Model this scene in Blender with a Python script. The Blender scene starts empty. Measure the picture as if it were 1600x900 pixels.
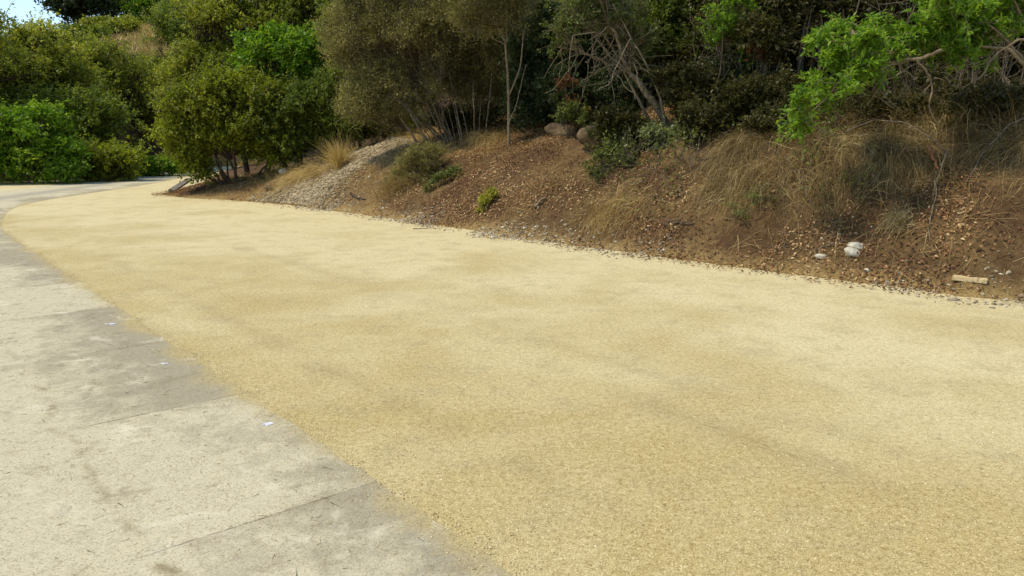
import bpy, math, random
import numpy as np

# ------------------------------------------------------------------ camera, world, sun, exposure
S = bpy.context.scene
COL = S.collection
F = 1200.0                       # focal length in photo pixels (photo is 1600 wide)
CAMZ = 1.6
PITCH = math.atan((450 - 215) / F)

cam = bpy.data.objects.new('camera', bpy.data.cameras.new('camera'))
COL.objects.link(cam)
cam.location = (0, 0, CAMZ)
cam.rotation_euler = (math.pi / 2 - PITCH, 0, 0)
cam.data.sensor_width = 36
cam.data.lens = 36 * F / 1600
cam.data.clip_start = 0.05
cam.data.clip_end = 2000
S.camera = cam

SUN_EL, SUN_AZ = 62.0, -105.0      # azimuth clockwise from +Y (the view direction)
W = bpy.data.worlds.new('World'); S.world = W; W.use_nodes = True
wn = W.node_tree
sky = wn.nodes.new('ShaderNodeTexSky'); sky.sky_type = 'NISHITA'; sky.sun_disc = False
sky.sun_elevation = math.radians(SUN_EL); sky.sun_rotation = math.radians(SUN_AZ)
sky.air_density = 1.0; sky.dust_density = 0.3; sky.ozone_density = 2.0
wn.links.new(sky.outputs[0], wn.nodes['Background'].inputs[0])
wn.nodes['Background'].inputs[1].default_value = 0.15

sun = bpy.data.objects.new('sun', bpy.data.lights.new('sun', 'SUN'))
COL.objects.link(sun)
sun.data.energy = 2.7
sun.data.angle = math.radians(8)
sun.data.color = (1.0, 0.905, 0.75)
_az, _el = math.radians(SUN_AZ), math.radians(SUN_EL)
from mathutils import Vector
_d = Vector((math.sin(_az) * math.cos(_el), math.cos(_az) * math.cos(_el), math.sin(_el)))
sun.rotation_euler = _d.to_track_quat('Z', 'Y').to_euler()
sun.location = (0, 0, 40)

S.view_settings.view_transform = 'Standard'
S.view_settings.look = 'None'
S.view_settings.exposure = 0.55
S.view_settings.gamma = 1
S.cycles.max_bounces = 8
S.cycles.transparent_max_bounces = 4

rng = np.random.default_rng(7)

# ------------------------------------------------------------------ projection and terrain maths
CP, SP = math.cos(PITCH), math.sin(PITCH)

def ray(u, v):
    a = (np.asarray(u, float) - 800) / F; b = (450 - np.asarray(v, float)) / F
    return np.stack([a, b * SP + CP + 0 * a, b * CP - SP + 0 * a], -1)

def G(u, v):                      # point on the flat ground seen there
    d = ray(u, v); t = -CAMZ / d[..., 2]
    return d * t[..., None] + np.array([0, 0, CAMZ])

def P(u, v, Y):                   # point at distance Y in front of the camera, and metres per pixel there
    d = ray(u, v); t = Y / d[..., 1]
    return d * t + np.array([0, 0, CAMZ]), t / F

def vnoise(x, y, seed=0):
    xi = np.floor(x).astype(np.int64); yi = np.floor(y).astype(np.int64)
    xf = x - xi; yf = y - yi
    def h(i, j):
        n = (i * 374761393 + j * 668265263 + seed * 974711) & 0x7fffffff
        n = ((n ^ (n >> 13)) * 1274126177) & 0x7fffffff
        return ((n ^ (n >> 16)) & 0xffff) / 65535.0
    u_ = xf * xf * (3 - 2 * xf); v_ = yf * yf * (3 - 2 * yf)
    return ((h(xi, yi) * (1 - u_) + h(xi + 1, yi) * u_) * (1 - v_) +
            (h(xi, yi + 1) * (1 - u_) + h(xi + 1, yi + 1) * u_) * v_)

def fbm(x, y, seed=0, o=4):
    s = 0; a = 0.5
    for k in range(o):
        s = s + a * (vnoise(x, y, seed + k) - 0.5); x = x * 2.03; y = y * 2.03; a *= 0.5
    return s

foot_px = [(255, 304), (300, 310), (360, 313), (420, 317), (470, 323), (520, 330), (570, 335), (650, 346), (730, 359), (800, 371),
           (900, 384), (960, 393), (1040, 402), (1120, 414), (1200, 423), (1300, 436), (1400, 449), (1500, 461), (1600, 470)]
foot = G([p[0] for p in foot_px], [p[1] for p in foot_px])[:, :2]
TIP = foot[0]
AX = foot[-1] - foot[0]; LEN = np.linalg.norm(AX); AX = AX / LEN
NX = np.array([-AX[1], AX[0]])    # inland
fs = (foot - TIP) @ AX; fd = (foot - TIP) @ NX
fs = np.concatenate([[-40, -14, -10, -6, -3, -1.2, -0.4], fs, [LEN + 6, LEN + 30]])
fd = np.concatenate([[26, 8.6, 6.2, 3.9, 2.2, 1.0, 0.35], fd, [fd[-1] + 0.1, fd[-1] + 0.1]])

def dfoot(s):
    return np.interp(s, fs, fd) + 0.30 * fbm(s * 1.3, s * 0 + 3.3, 5, 4) + 0.10 * fbm(s * 9, s * 0 + 1.3, 6, 3)

def to_se(x, y):
    s = (x - TIP[0]) * AX[0] + (y - TIP[1]) * AX[1]
    d = (x - TIP[0]) * NX[0] + (y - TIP[1]) * NX[1]
    return s, d - dfoot(s)

def from_se(s, e):
    d = e + dfoot(s)
    return TIP[0] + s * AX[0] + d * NX[0], TIP[1] + s * AX[1] + d * NX[1]

def bank_h(s, e):
    A = np.interp(s, [-14, -4, 0, 2, 4, 6, 9, 13, 18, 26, 40], [0.35, 0.4, 0.5, 0.75, 1.35, 1.75, 1.9, 2.0, 2.05, 2.1, 2.1])
    ee = np.maximum(e, 0)
    z = A * (1 - np.exp(-1.55 * (ee / 2.5) ** 1.25))
    z = z + 0.16 * np.maximum(ee - 3.0, 0) * np.interp(s, [-6, 4, 12], [0.3, 0.8, 1])
    z = z + np.minimum(ee, 1) * (0.5 * fbm(s * 0.6, e * 0.6, 11) + 0.12 * fbm(s * 3, e * 3, 12)) * np.minimum(A, 1)
    return np.where(e < 0, np.maximum(-0.4, e * 0.6), z)

line_px = [(-400, 292), (-150, 288), (0, 285), (90, 282), (150, 280), (210, 277), (260, 270), (300, 263), (330, 258)]
tl = G([p[0] for p in line_px], [p[1] for p in line_px])[:, :2]
def far_h(x, y):                  # the wooded hill beyond the road
    yl = np.interp(x, tl[:, 0], tl[:, 1])
    yl = np.where(x > tl[-1, 0], tl[-1, 1] + (x - tl[-1, 0]) * 1.6 + 6, yl)
    e = y - yl
    z = 13.0 * (1 - np.exp(-np.maximum(e - 0.3, 0) / 30.0) ) 
    z = z * np.interp(x, [-120, -60, -30, -10, 30], [0.55, 0.75, 1.05, 1.15, 1.2])
    return np.where(e < 0, -0.4, z + 0.8 * fbm(x * .15, y * .15, 21) * np.clip(e / 5, 0, 1))

def H(x, y):
    x = np.asarray(x, float); y = np.asarray(y, float)
    s, e = to_se(x, y)
    return np.maximum(np.maximum(bank_h(s, e), far_h(x, y)), 0)

def on_ground(u, v):              # where the photo's pixel meets the terrain
    d = ray(u, v); d = np.atleast_2d(d); t = np.full(len(d), 2.0); out = np.zeros((len(d), 3)); done = np.zeros(len(d), bool)
    for k in range(1100):
        t = t + 0.06
        p = d * t[:, None] + [0, 0, CAMZ]
        hit = (p[:, 2] <= H(p[:, 0], p[:, 1])) & ~done
        out[hit] = p[hit]; done |= hit
        if done.all(): break
    out[~done] = (d * 60 + [0, 0, CAMZ])[~done]
    return out

def Yat(u, e):                    # depth at which column u of the photo reaches e metres inland of the bank's foot
    k = (u - 800) / F
    ys = np.linspace(4, 70, 660)
    _, ee = to_se(k * ys, ys)
    return float(np.interp(e, np.maximum.accumulate(ee), ys))

# ------------------------------------------------------------------ object helpers
def tag(o, label=None, cat=None, group=None, kind=None):
    if label: o['label'] = label
    if cat: o['category'] = cat
    if group: o['group'] = group
    if kind: o['kind'] = kind
    return o

def np_mesh(name, verts, faces, mat, parent=None, attrs=None, smooth=False, uv=None):
    """faces: one (n,k) array or a list of such"""
    me = bpy.data.meshes.new(name)
    fl = faces if isinstance(faces, list) else [faces]
    fl = [np.asarray(f, np.int32) for f in fl if len(f)]
    verts = np.asarray(verts, np.float32)
    me.vertices.add(len(verts)); me.vertices.foreach_set('co', verts.ravel())
    nl = sum(f.size for f in fl); nf = sum(len(f) for f in fl)
    me.loops.add(nl); me.polygons.add(nf)
    idx = np.concatenate([f.ravel() for f in fl])
    me.loops.foreach_set('vertex_index', idx)
    starts = []; p = 0
    for f in fl:
        starts.append(p + np.arange(len(f)) * f.shape[1]); p += f.size
    me.polygons.foreach_set('loop_start', np.concatenate(starts).astype(np.int32))
    if smooth: me.polygons.foreach_set('use_smooth', np.ones(nf, bool))
    for k, a in (attrs or {}).items():
        at = me.attributes.new(k, 'FLOAT', 'POINT'); at.data.foreach_set('value', np.asarray(a, np.float32))
    if uv is not None:
        l = me.uv_layers.new(name='UVMap'); l.data.foreach_set('uv', np.asarray(uv, np.float32)[idx].ravel())
    me.update(calc_edges=True); me.validate()
    o = bpy.data.objects.new(name, me); COL.objects.link(o)
    if mat: me.materials.append(mat)
    if parent: o.parent = parent
    return o

def empty(name, loc):
    o = bpy.data.objects.new(name, None); COL.objects.link(o); o.location = loc; o.empty_display_size = 0.2
    return o

def unit(v): return v / np.maximum(np.linalg.norm(v, axis=-1, keepdims=True), 1e-9)

def tubes(pts, rad, m=5):
    """pts (n,k,3), rad (n,k) -> verts, quads"""
    n, k, _ = pts.shape
    t = unit(np.gradient(pts, axis=1))
    ref = np.where(np.abs(t[:, :1, 2:3]) < 0.9, np.array([0, 0, 1.0]), np.array([1.0, 0, 0]))
    a = unit(np.cross(t, np.broadcast_to(ref, t.shape))); b = np.cross(t, a)
    th = np.arange(m) * 2 * np.pi / m
    ring = a[:, :, None] * np.cos(th)[:, None] + b[:, :, None] * np.sin(th)[:, None]
    v = (pts[:, :, None] + ring * rad[:, :, None, None]).reshape(-1, 3)
    i = np.arange(n)[:, None, None] * k * m + np.arange(k - 1)[None, :, None] * m
    j = np.arange(m)[None, None, :]; j2 = (j + 1) % m
    q = np.stack([i + j, i + j2, i + m + j2, i + m + j], -1).reshape(-1, 4)
    return v, q

def bez(p0, p1, p2, k):
    t = np.linspace(0, 1, k)[None, :, None]
    return (1 - t) ** 2 * p0[:, None] + 2 * t * (1 - t) * p1[:, None] + t ** 2 * p2[:, None]

class Bag:                        # collects geometry for ONE mesh object
    def __init__(s): s.v = []; s.q = []; s.t = []; s.n = 0; s.a = []
    def add(s, v, f, a=0.5):
        f = np.asarray(f); (s.q if f.shape[1] == 4 else s.t).append(f + s.n)
        s.v.append(v); s.n += len(v); s.a.append(np.broadcast_to(a, (len(v),)))
    def build(s, name, mat, parent=None, smooth=False):
        fl = ([np.concatenate(s.q)] if s.q else []) + ([np.concatenate(s.t)] if s.t else [])
        return np_mesh(name, np.concatenate(s.v), fl, mat, parent, {'tint': np.concatenate(s.a)}, smooth)

# ------------------------------------------------------------------ materials
def new_mat(name):
    m = bpy.data.materials.new(name); m.use_nodes = True
    return m, m.node_tree, m.node_tree.nodes['Principled BSDF']

class NT:
    def __init__(s, t): s.t = t
    def n(s, typ, ins=None, **kw):
        x = s.t.nodes.new(typ)
        for k, v in kw.items(): setattr(x, k, v)
        for k, v in (ins or {}).items():
            if hasattr(v, 'is_output'): s.t.links.new(v, x.inputs[k])
            else: x.inputs[k].default_value = v
        return x
    def ramp(s, fac, stops, interp='LINEAR'):
        r = s.t.nodes.new('ShaderNodeValToRGB'); r.color_ramp.interpolation = interp
        e = r.color_ramp.elements
        while len(e) < len(stops): e.new(0.5)
        for i, (p, c) in enumerate(stops):
            e[i].position = p; e[i].color = (*c, 1) if len(c) == 3 else c
        s.t.links.new(fac, r.inputs[0]); return r.outputs[0]
    def mix(s, fac, a, b, blend='MIX'):
        x = s.t.nodes.new('ShaderNodeMix'); x.data_type = 'RGBA'; x.blend_type = blend
        for sock, v in ((x.inputs[0], fac), (x.inputs[6], a), (x.inputs[7], b)):
            if hasattr(v, 'is_output'): s.t.links.new(v, sock)
            else: sock.default_value = v if not isinstance(v, tuple) else (*v, 1)
        return x.outputs[2]
    def math(s, op, a, b=0.0, clamp=False):
        x = s.t.nodes.new('ShaderNodeMath'); x.operation = op; x.use_clamp = clamp
        for i, v in enumerate((a, b)):
            if hasattr(v, 'is_output'): s.t.links.new(v, x.inputs[i])
            else: x.inputs[i].default_value = v
        return x.outputs[0]
    def noise(s, vec, scale, detail=3, rough=0.55, dist=0.0):
        x = s.n('ShaderNodeTexNoise', {'Vector': vec, 'Scale': scale, 'Detail': detail, 'Roughness': rough, 'Distortion': dist})
        return x.outputs['Fac']
    def vor(s, vec, scale, out='Color', feature='F1'):
        return s.n('ShaderNodeTexVoronoi', {'Vector': vec, 'Scale': scale}, feature=feature).outputs[out]
    def link(s, a, b): s.t.links.new(a, b)

def leaf_mat(name, stops, transl=0.35, rough=0.45, tw=1.25):
    m, t, b = new_mat(name); N = NT(t)
    at = N.n('ShaderNodeAttribute', attribute_name='tint').outputs['Fac']
    c = N.ramp(at, stops)
    N.link(c, b.inputs['Base Color']); b.inputs['Roughness'].default_value = rough
    b.inputs['Specular IOR Level'].default_value = 0.18
    tr = N.n('ShaderNodeBsdfTranslucent', {'Color': N.mix(1.0, c, (tw * 1.15, tw * 1.2, tw * 0.5), 'MULTIPLY')})
    mx = N.n('ShaderNodeMixShader', {0: transl, 1: b.outputs[0], 2: tr.outputs[0]})
    N.link(mx.outputs[0], t.nodes['Material Output'].inputs[0])
    return m

def plain_mat(name, stops, scale, rough=0.9, bump=0.3, bscale=None, bdist=0.02, attr=False):
    m, t, b = new_mat(name); N = NT(t)
    co = N.n('ShaderNodeNewGeometry').outputs['Position']
    f = N.n('ShaderNodeAttribute', attribute_name='tint').outputs['Fac'] if attr else N.noise(co, scale, 5, 0.6)
    c = N.ramp(f, stops)
    N.link(c, b.inputs['Base Color']); b.inputs['Roughness'].default_value = rough
    b.inputs['Specular IOR Level'].default_value = 0.2
    if bump:
        bp = N.n('ShaderNodeBump', {'Strength': bump, 'Distance': bdist, 'Height': N.noise(co, bscale or scale * 2, 5, 0.65)})
        N.link(bp.outputs[0], b.inputs['Normal'])
    return m

def gravel_mat():
    m, t, b = new_mat('golden gravel'); N = NT(t)
    co = N.n('ShaderNodeNewGeometry').outputs['Position']
    cell = N.n('ShaderNodeTexVoronoi', {'Vector': co, 'Scale': 250.0})
    val = N.n('ShaderNodeSeparateColor', {0: cell.outputs['Color']}).outputs[0]
    fine = N.noise(co, 420, 2, 0.7)
    v = N.math('ADD', N.math('MULTIPLY', val, 0.5), N.math('MULTIPLY', fine, 0.5))
    clump = N.noise(co, 30, 5, 0.8)
    v = N.math('ADD', v, N.math('MULTIPLY', N.math('SUBTRACT', clump, 0.5), 0.95))
    gold = N.ramp(v, [(0.10, (0.14, 0.092, 0.030)), (0.36, (0.405, 0.300, 0.110)), (0.60, (0.55, 0.425, 0.172)), (0.92, (0.76, 0.65, 0.36))])
    pale = N.ramp(v, [(0.10, (0.26, 0.198, 0.088)), (0.36, (0.575, 0.468, 0.228)), (0.60, (0.70, 0.592, 0.312)), (0.92, (0.84, 0.76, 0.50))])
    grey = N.ramp(v, [(0.10, (0.13, 0.094, 0.043)), (0.36, (0.34, 0.265, 0.12)), (0.60, (0.46, 0.37, 0.18)), (0.92, (0.66, 0.565, 0.33))])
    sx = N.n('ShaderNodeSeparateXYZ', {0: co})
    big = N.noise(co, 0.55, 5, 0.62, 0.4)
    # paler gravel away from the road edge
    ddist = N.math('MULTIPLY', N.math('SUBTRACT', N.math('ADD', N.math('MULTIPLY', sx.outputs[0], 0.10), N.math('MULTIPLY', sx.outputs[1], 0.13)), 0.42), 1.0, True)
    pf = N.math('ADD', N.math('MULTIPLY', N.math('SUBTRACT', big, 0.47), 3.0), ddist, True)
    c = N.mix(pf, gold, pale)
    mid = N.noise(co, 2.6, 6, 0.75, 0.3)
    gf = N.math('MULTIPLY', N.math('SUBTRACT', mid, 0.50), 6.0, True)
    c = N.mix(N.math('MULTIPLY', gf, 0.55), c, grey)
    # an old wheel rut running off to the right
    def line(px0, px1):
        a, q = G(*px0)[:2], G(*px1)[:2]
        d = (q - a) / np.linalg.norm(q - a); nrm = (-d[1], d[0])
        wob = N.math('MULTIPLY', N.math('SUBTRACT', N.noise(co, 4, 3), 0.5), 0.10)
        dd = N.math('ADD', N.math('MULTIPLY', sx.outputs[0], nrm[0]), N.math('MULTIPLY', sx.outputs[1], nrm[1]))
        dd = N.math('ABSOLUTE', N.math('ADD', N.math('SUBTRACT', dd, float(a @ np.array(nrm))), wob))
        al = N.math('ADD', N.math('MULTIPLY', sx.outputs[0], d[0]), N.math('MULTIPLY', sx.outputs[1], d[1]))
        al = N.math('SUBTRACT', al, float(a @ d)); L = float(np.linalg.norm(q - a))
        win = N.math('MULTIPLY', N.math('MULTIPLY', al, 2.0, True), N.math('MULTIPLY', N.math('SUBTRACT', L, al), 2.0, True))
        return N.math('MULTIPLY', dd, 1.0), win
    dd, win = line((930, 600), (1480, 800))
    core = N.math('MULTIPLY', N.math('SUBTRACT', 1.0, N.math('MULTIPLY', dd, 55), True), N.math('MULTIPLY', N.math('SUBTRACT', N.noise(co, 9, 4), 0.42), 5, True), True)
    soft = N.math('MULTIPLY', N.math('SUBTRACT', 1.0, N.math('MULTIPLY', dd, 5.0), True), 0.45)
    c = N.mix(N.math('MULTIPLY', N.math('MAXIMUM', N.math('MULTIPLY', core, 0.75), N.math('MULTIPLY', soft, 0.55)), win), c, (0.21, 0.145, 0.055))
    for q0, q1, k_ in (((150, 395), (1150, 895), 0.30), ((330, 372), (1590, 760), 0.28)):
        d2, w2 = line(q0, q1)
        tr = N.math('MULTIPLY', N.math('SUBTRACT', 1.0, N.math('MULTIPLY', d2, 6.0), True), N.math('MULTIPLY', N.math('SUBTRACT', N.noise(co, 1.1, 4, 0.7), 0.38), 4, True))
        c = N.mix(N.math('MULTIPLY', N.math('MULTIPLY', tr, k_), w2), c, (0.26, 0.19, 0.085))
    # scattered dark crumbs
    cr = N.n('ShaderNodeTexVoronoi', {'Vector': co, 'Scale': 9.0})
    crv = N.n('ShaderNodeSeparateColor', {0: cr.outputs['Color']}).outputs[0]
    crm = N.math('MULTIPLY', N.math('LESS_THAN', cr.outputs['Distance'], 0.075), N.math('GREATER_THAN', crv, 0.72))
    c = N.mix(N.math('MULTIPLY', crm, 0.65), c, (0.16, 0.10, 0.035))
    N.link(c, b.inputs['Base Color']); b.inputs['Roughness'].default_value = 0.95
    b.inputs['Specular IOR Level'].default_value = 0.15
    hgt = N.math('ADD', N.math('MULTIPLY', val, 0.6), N.math('ADD', N.math('MULTIPLY', clump, 1.6), N.math('MULTIPLY', cell.outputs['Distance'], -0.5)))
    bp = N.n('ShaderNodeBump', {'Strength': 0.7, 'Distance': 0.005, 'Height': hgt})
    N.link(bp.outputs[0], b.inputs['Normal'])
    return m

def concrete_mat():
    m, t, b = new_mat('weathered concrete'); N = NT(t)
    co = N.n('ShaderNodeNewGeometry').outputs['Position']
    uv = N.n('ShaderNodeUVMap', uv_map='UVMap').outputs[0]
    su = N.n('ShaderNodeSeparateXYZ', {0: uv}); across, along = su.outputs[0], su.outputs[1]
    big = N.noise(co, 0.9, 6, 0.62, 0.5); mid = N.noise(co, 5, 5, 0.68, 0.3); fine = N.noise(co, 90, 3, 0.75)
    grain = N.noise(co, 240, 2, 0.8)
    g = N.math('ADD', N.math('MULTIPLY', fine, 0.55), N.math('MULTIPLY', grain, 0.45))
    pale = N.ramp(g, [(0.27, (0.22, 0.18, 0.10)), (0.42, (0.475, 0.41, 0.25)), (0.55, (0.59, 0.52, 0.33)), (0.75, (0.72, 0.65, 0.45))])
    grey = N.ramp(g, [(0.27, (0.15, 0.125, 0.075)), (0.42, (0.305, 0.26, 0.16)), (0.55, (0.375, 0.325, 0.205)), (0.75, (0.48, 0.425, 0.285))])
    # bare grey strip along the gravel edge, pale dust further in; every slab a little different
    slab = N.math('FLOOR', N.math('DIVIDE', N.math('ADD', along, 0.62), 1.66))
    sr = N.n('ShaderNodeTexWhiteNoise', {'W': slab}, noise_dimensions='1D').outputs[0]
    ed = N.math('SUBTRACT', N.math('ADD', 0.22, N.math('MULTIPLY', sr, 1.0)), across)
    gf = N.math('MULTIPLY', N.math('ADD', N.math('ADD', ed, N.math('MULTIPLY', N.math('SUBTRACT', big, 0.5), 2.6)), N.math('MULTIPLY', N.math('SUBTRACT', mid, 0.5), 1.8)), 1.5, True)
    c = N.mix(gf, pale, grey)
    # stains
    st = N.math('MULTIPLY', N.math('SUBTRACT', N.noise(co, 2.6, 6, 0.78, 0.8), 0.545), 9, True)
    c = N.mix(N.math('MULTIPLY', st, 0.55), c, (0.24, 0.19, 0.11))
    # wheel scuffs along the road
    ws = N.math('ABSOLUTE', N.math('SUBTRACT', N.math('ADD', across, N.math('MULTIPLY', N.math('SUBTRACT', N.noise(co, 1.4, 4), 0.5), 0.30)), 1.02))
    wm = N.math('MULTIPLY', N.math('SUBTRACT', 1.0, N.math('MULTIPLY', ws, 22), True), N.math('MULTIPLY', N.math('SUBTRACT', N.noise(co, 3.3, 5, 0.75), 0.47), 6, True))
    c = N.mix(N.math('MULTIPLY', wm, 0.8), c, (0.22, 0.165, 0.075))
    # blown golden grit on the edge
    gr = N.math('MULTIPLY', N.math('SUBTRACT', N.math('ADD', N.math('ADD', N.math('MULTIPLY', N.noise(co, 1.3, 6, 0.7), 0.9), N.math('MULTIPLY', g, 0.35)), -0.47), N.math('MULTIPLY', across, 1.15)), 5, True)
    gcol = N.ramp(g, [(0.3, (0.22, 0.155, 0.05)), (0.5, (0.46, 0.355, 0.14)), (0.7, (0.66, 0.55, 0.28))])
    c = N.mix(N.math('MULTIPLY', gr, 0.85), c, gcol)
    # slab joints
    fr = N.math('FRACT', N.math('DIVIDE', N.math('ADD', N.math('ADD', along, 0.62), N.math('MULTIPLY', N.math('SUBTRACT', N.noise(co, 6, 4), 0.5), 0.025)), 1.66))
    jd = N.math('MULTIPLY', N.math('MINIMUM', fr, N.math('SUBTRACT', 1.0, fr)), 1.66)
    jk = N.math('MULTIPLY', N.math('MULTIPLY', N.math('SUBTRACT', 1.15, across), 3, True), N.math('MULTIPLY', N.math('SUBTRACT', N.noise(co, 3.0, 5, 0.7), 0.40), 5, True))
    j = N.math('MULTIPLY', N.math('SUBTRACT', 1.0, N.math('MULTIPLY', jd, 150), True), jk)
    jsoft = N.math('MULTIPLY', N.math('MULTIPLY', N.math('SUBTRACT', 1.0, N.math('MULTIPLY', jd, 10), True), jk), N.math('MULTIPLY', N.math('SUBTRACT', mid, 0.5), 5, True))
    c = N.mix(N.math('MULTIPLY', jsoft, 0.4), c, (0.30, 0.19, 0.09))
    c = N.mix(N.math('MULTIPLY', j, 0.7), c, (0.13, 0.085, 0.04))
    # twig-like dark flecks: stretched noise
    mp = N.n('ShaderNodeMapping', {0: co, 3: (26, 95, 1), 2: (0, 0, 0.5)})
    fl = N.math('MULTIPLY', N.math('SUBTRACT', N.noise(mp.outputs[0], 1.0, 2, 0.8, 0.5), 0.66), 14, True)
    c = N.mix(N.math('MULTIPLY', fl, 0.6), c, (0.16, 0.12, 0.06))
    pv = N.n('ShaderNodeTexVoronoi', {'Vector': co, 'Scale': 85.0, 'Randomness': 1.0})
    pr_ = N.n('ShaderNodeSeparateColor', {0: pv.outputs['Color']}).outputs[0]
    pit = N.math('MULTIPLY', N.math('MULTIPLY', N.math('SUBTRACT', 0.42, pv.outputs['Distance']), 6, True), N.math('GREATER_THAN', pr_, 0.55))
    c = N.mix(N.math('MULTIPLY', pit, N.math('MULTIPLY', N.noise(co, 4, 4, 0.7), 1.1, True)), c, (0.20, 0.155, 0.08))
    blot = N.math('MULTIPLY', N.math('SUBTRACT', N.noise(co, 11, 6, 0.78, 0.5), 0.53), 7, True)
    c = N.mix(N.math('MULTIPLY', blot, 0.42), c, (0.27, 0.22, 0.13))
    wash = N.math('MULTIPLY', N.math('SUBTRACT', N.noise(co, 2.1, 6, 0.72, 0.6), 0.56), 7, True)
    c = N.mix(N.math('MULTIPLY', wash, 0.65), c, (0.74, 0.67, 0.47))
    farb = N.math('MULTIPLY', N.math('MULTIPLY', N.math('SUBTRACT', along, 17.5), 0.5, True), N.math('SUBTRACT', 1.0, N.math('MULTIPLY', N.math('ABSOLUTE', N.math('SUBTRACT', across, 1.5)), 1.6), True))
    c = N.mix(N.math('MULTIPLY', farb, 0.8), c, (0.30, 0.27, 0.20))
    N.link(c, b.inputs['Base Color']); b.inputs['Roughness'].default_value = 0.9
    b.inputs['Specular IOR Level'].default_value = 0.2
    hh = N.math('SUBTRACT', N.math('ADD', N.math('MULTIPLY', fine, 0.5), N.math('ADD', N.math('MULTIPLY', mid, 1.0), N.math('MULTIPLY', grain, 0.3))), N.math('MULTIPLY', j, 1.5))
    bp = N.n('ShaderNodeBump', {'Strength': 0.9, 'Distance': 0.008, 'Height': hh})
    N.link(bp.outputs[0], b.inputs['Normal'])
    return m

def soil_mat(name, tan):
    m, t, b = new_mat(name); N = NT(t)
    co = N.n('ShaderNodeNewGeometry').outputs['Position']
    n1 = N.noise(co, 1.2, 5, 0.65); n2 = N.noise(co, 14, 5, 0.7); n3 = N.noise(co, 70, 3, 0.7)
    v = N.math('ADD', N.math('MULTIPLY', n2, 0.5), N.math('MULTIPLY', n3, 0.5))
    brown = N.ramp(v, [(0.3, (0.032, 0.017, 0.008)), (0.5, (0.095, 0.053, 0.024)), (0.7, (0.20, 0.12, 0.055))])
    straw = N.ramp(v, [(0.3, (0.16, 0.09, 0.03)), (0.5, (0.33, 0.22, 0.08)), (0.7, (0.52, 0.38, 0.16))])
    at = N.n('ShaderNodeAttribute', attribute_name='dry').outputs['Fac']
    k = N.math('ADD', at, N.math('MULTIPLY', N.math('SUBTRACT', n1, 0.5), 1.4), True)
    c = N.mix(k, brown, straw)
    N.link(c, b.inputs['Base Color']); b.inputs['Roughness'].default_value = 0.95
    b.inputs['Specular IOR Level'].default_value = 0.1
    bp = N.n('ShaderNodeBump', {'Strength': 1.0, 'Distance': 0.05, 'Height': N.math('ADD', n2, N.math('MULTIPLY', n3, 0.4))})
    N.link(bp.outputs[0], b.inputs['Normal'])
    return m

M = {}
M['gravel'] = gravel_mat(); M['concrete'] = concrete_mat()
M['soil'] = soil_mat('leaf strewn soil', False)
M['bark'] = plain_mat('grey brown bark', [(0.3, (0.06, 0.045, 0.03)), (0.55, (0.17, 0.13, 0.085)), (0.8, (0.30, 0.25, 0.17))], 18, bump=0.6, bscale=40, bdist=0.01)
M['pale_bark'] = plain_mat('pale dry bark', [(0.3, (0.10, 0.07, 0.038)), (0.55, (0.22, 0.17, 0.10)), (0.8, (0.36, 0.29, 0.185))], 16, bump=0.6, bscale=40, bdist=0.01)
M['dark_bark'] = plain_mat('dark bark', [(0.3, (0.025, 0.018, 0.012)), (0.55, (0.07, 0.05, 0.032)), (0.8, (0.14, 0.105, 0.07))], 18, bump=0.6, bscale=40, bdist=0.01)
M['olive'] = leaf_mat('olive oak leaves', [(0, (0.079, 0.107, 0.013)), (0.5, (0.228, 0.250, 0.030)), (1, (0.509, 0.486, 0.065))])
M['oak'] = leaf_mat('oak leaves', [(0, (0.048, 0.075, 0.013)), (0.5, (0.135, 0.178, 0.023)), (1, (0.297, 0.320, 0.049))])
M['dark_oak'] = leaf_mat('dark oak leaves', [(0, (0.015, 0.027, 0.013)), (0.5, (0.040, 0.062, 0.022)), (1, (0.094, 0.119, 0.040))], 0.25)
M['shade_oak'] = leaf_mat('shaded oak leaves', [(0, (0.018, 0.019, 0.006)), (0.5, (0.054, 0.052, 0.013)), (1, (0.125, 0.112, 0.034))], 0.25)  # oak leaf colour darkened, painting in the shade inside the wood
M['bright'] = leaf_mat('bright green leaves', [(0, (0.050, 0.108, 0.007)), (0.5, (0.123, 0.235, 0.014)), (1, (0.327, 0.406, 0.031))], 0.4)
M['sumac'] = leaf_mat('sumac leaves', [(0, (0.058, 0.116, 0.012)), (0.5, (0.160, 0.279, 0.026)), (1, (0.349, 0.449, 0.060))], 0.42)
M['sage'] = leaf_mat('grey green narrow leaves', [(0, (0.055, 0.052, 0.014)), (0.5, (0.225, 0.20, 0.058)), (0.8, (0.40, 0.36, 0.13)), (1, (0.52, 0.46, 0.20))], 0.3)
M['mixed'] = leaf_mat('olive shrub leaves', [(0, (0.069, 0.080, 0.009)), (0.5, (0.198, 0.218, 0.019)), (0.8, (0.304, 0.349, 0.027)), (1, (0.394, 0.436, 0.039))], 0.38)
M['weed'] = leaf_mat('weed leaves', [(0, (0.053, 0.071, 0.018)), (0.5, (0.126, 0.152, 0.036)), (1, (0.252, 0.266, 0.081))], 0.35)
M['lime'] = leaf_mat('lime yellow leaves', [(0, (0.16, 0.15, 0.02)), (0.5, (0.34, 0.32, 0.04)), (1, (0.52, 0.48, 0.10))], 0.35)
M['palegreen'] = leaf_mat('dusty pale green leaves', [(0, (0.08, 0.10, 0.04)), (0.5, (0.19, 0.215, 0.095)), (1, (0.33, 0.35, 0.18))], 0.3)
M['rust'] = leaf_mat('rusty dead leaves', [(0, (0.056, 0.019, 0.009)), (0.5, (0.140, 0.055, 0.023)), (1, (0.252, 0.128, 0.054))], 0.3)
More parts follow.
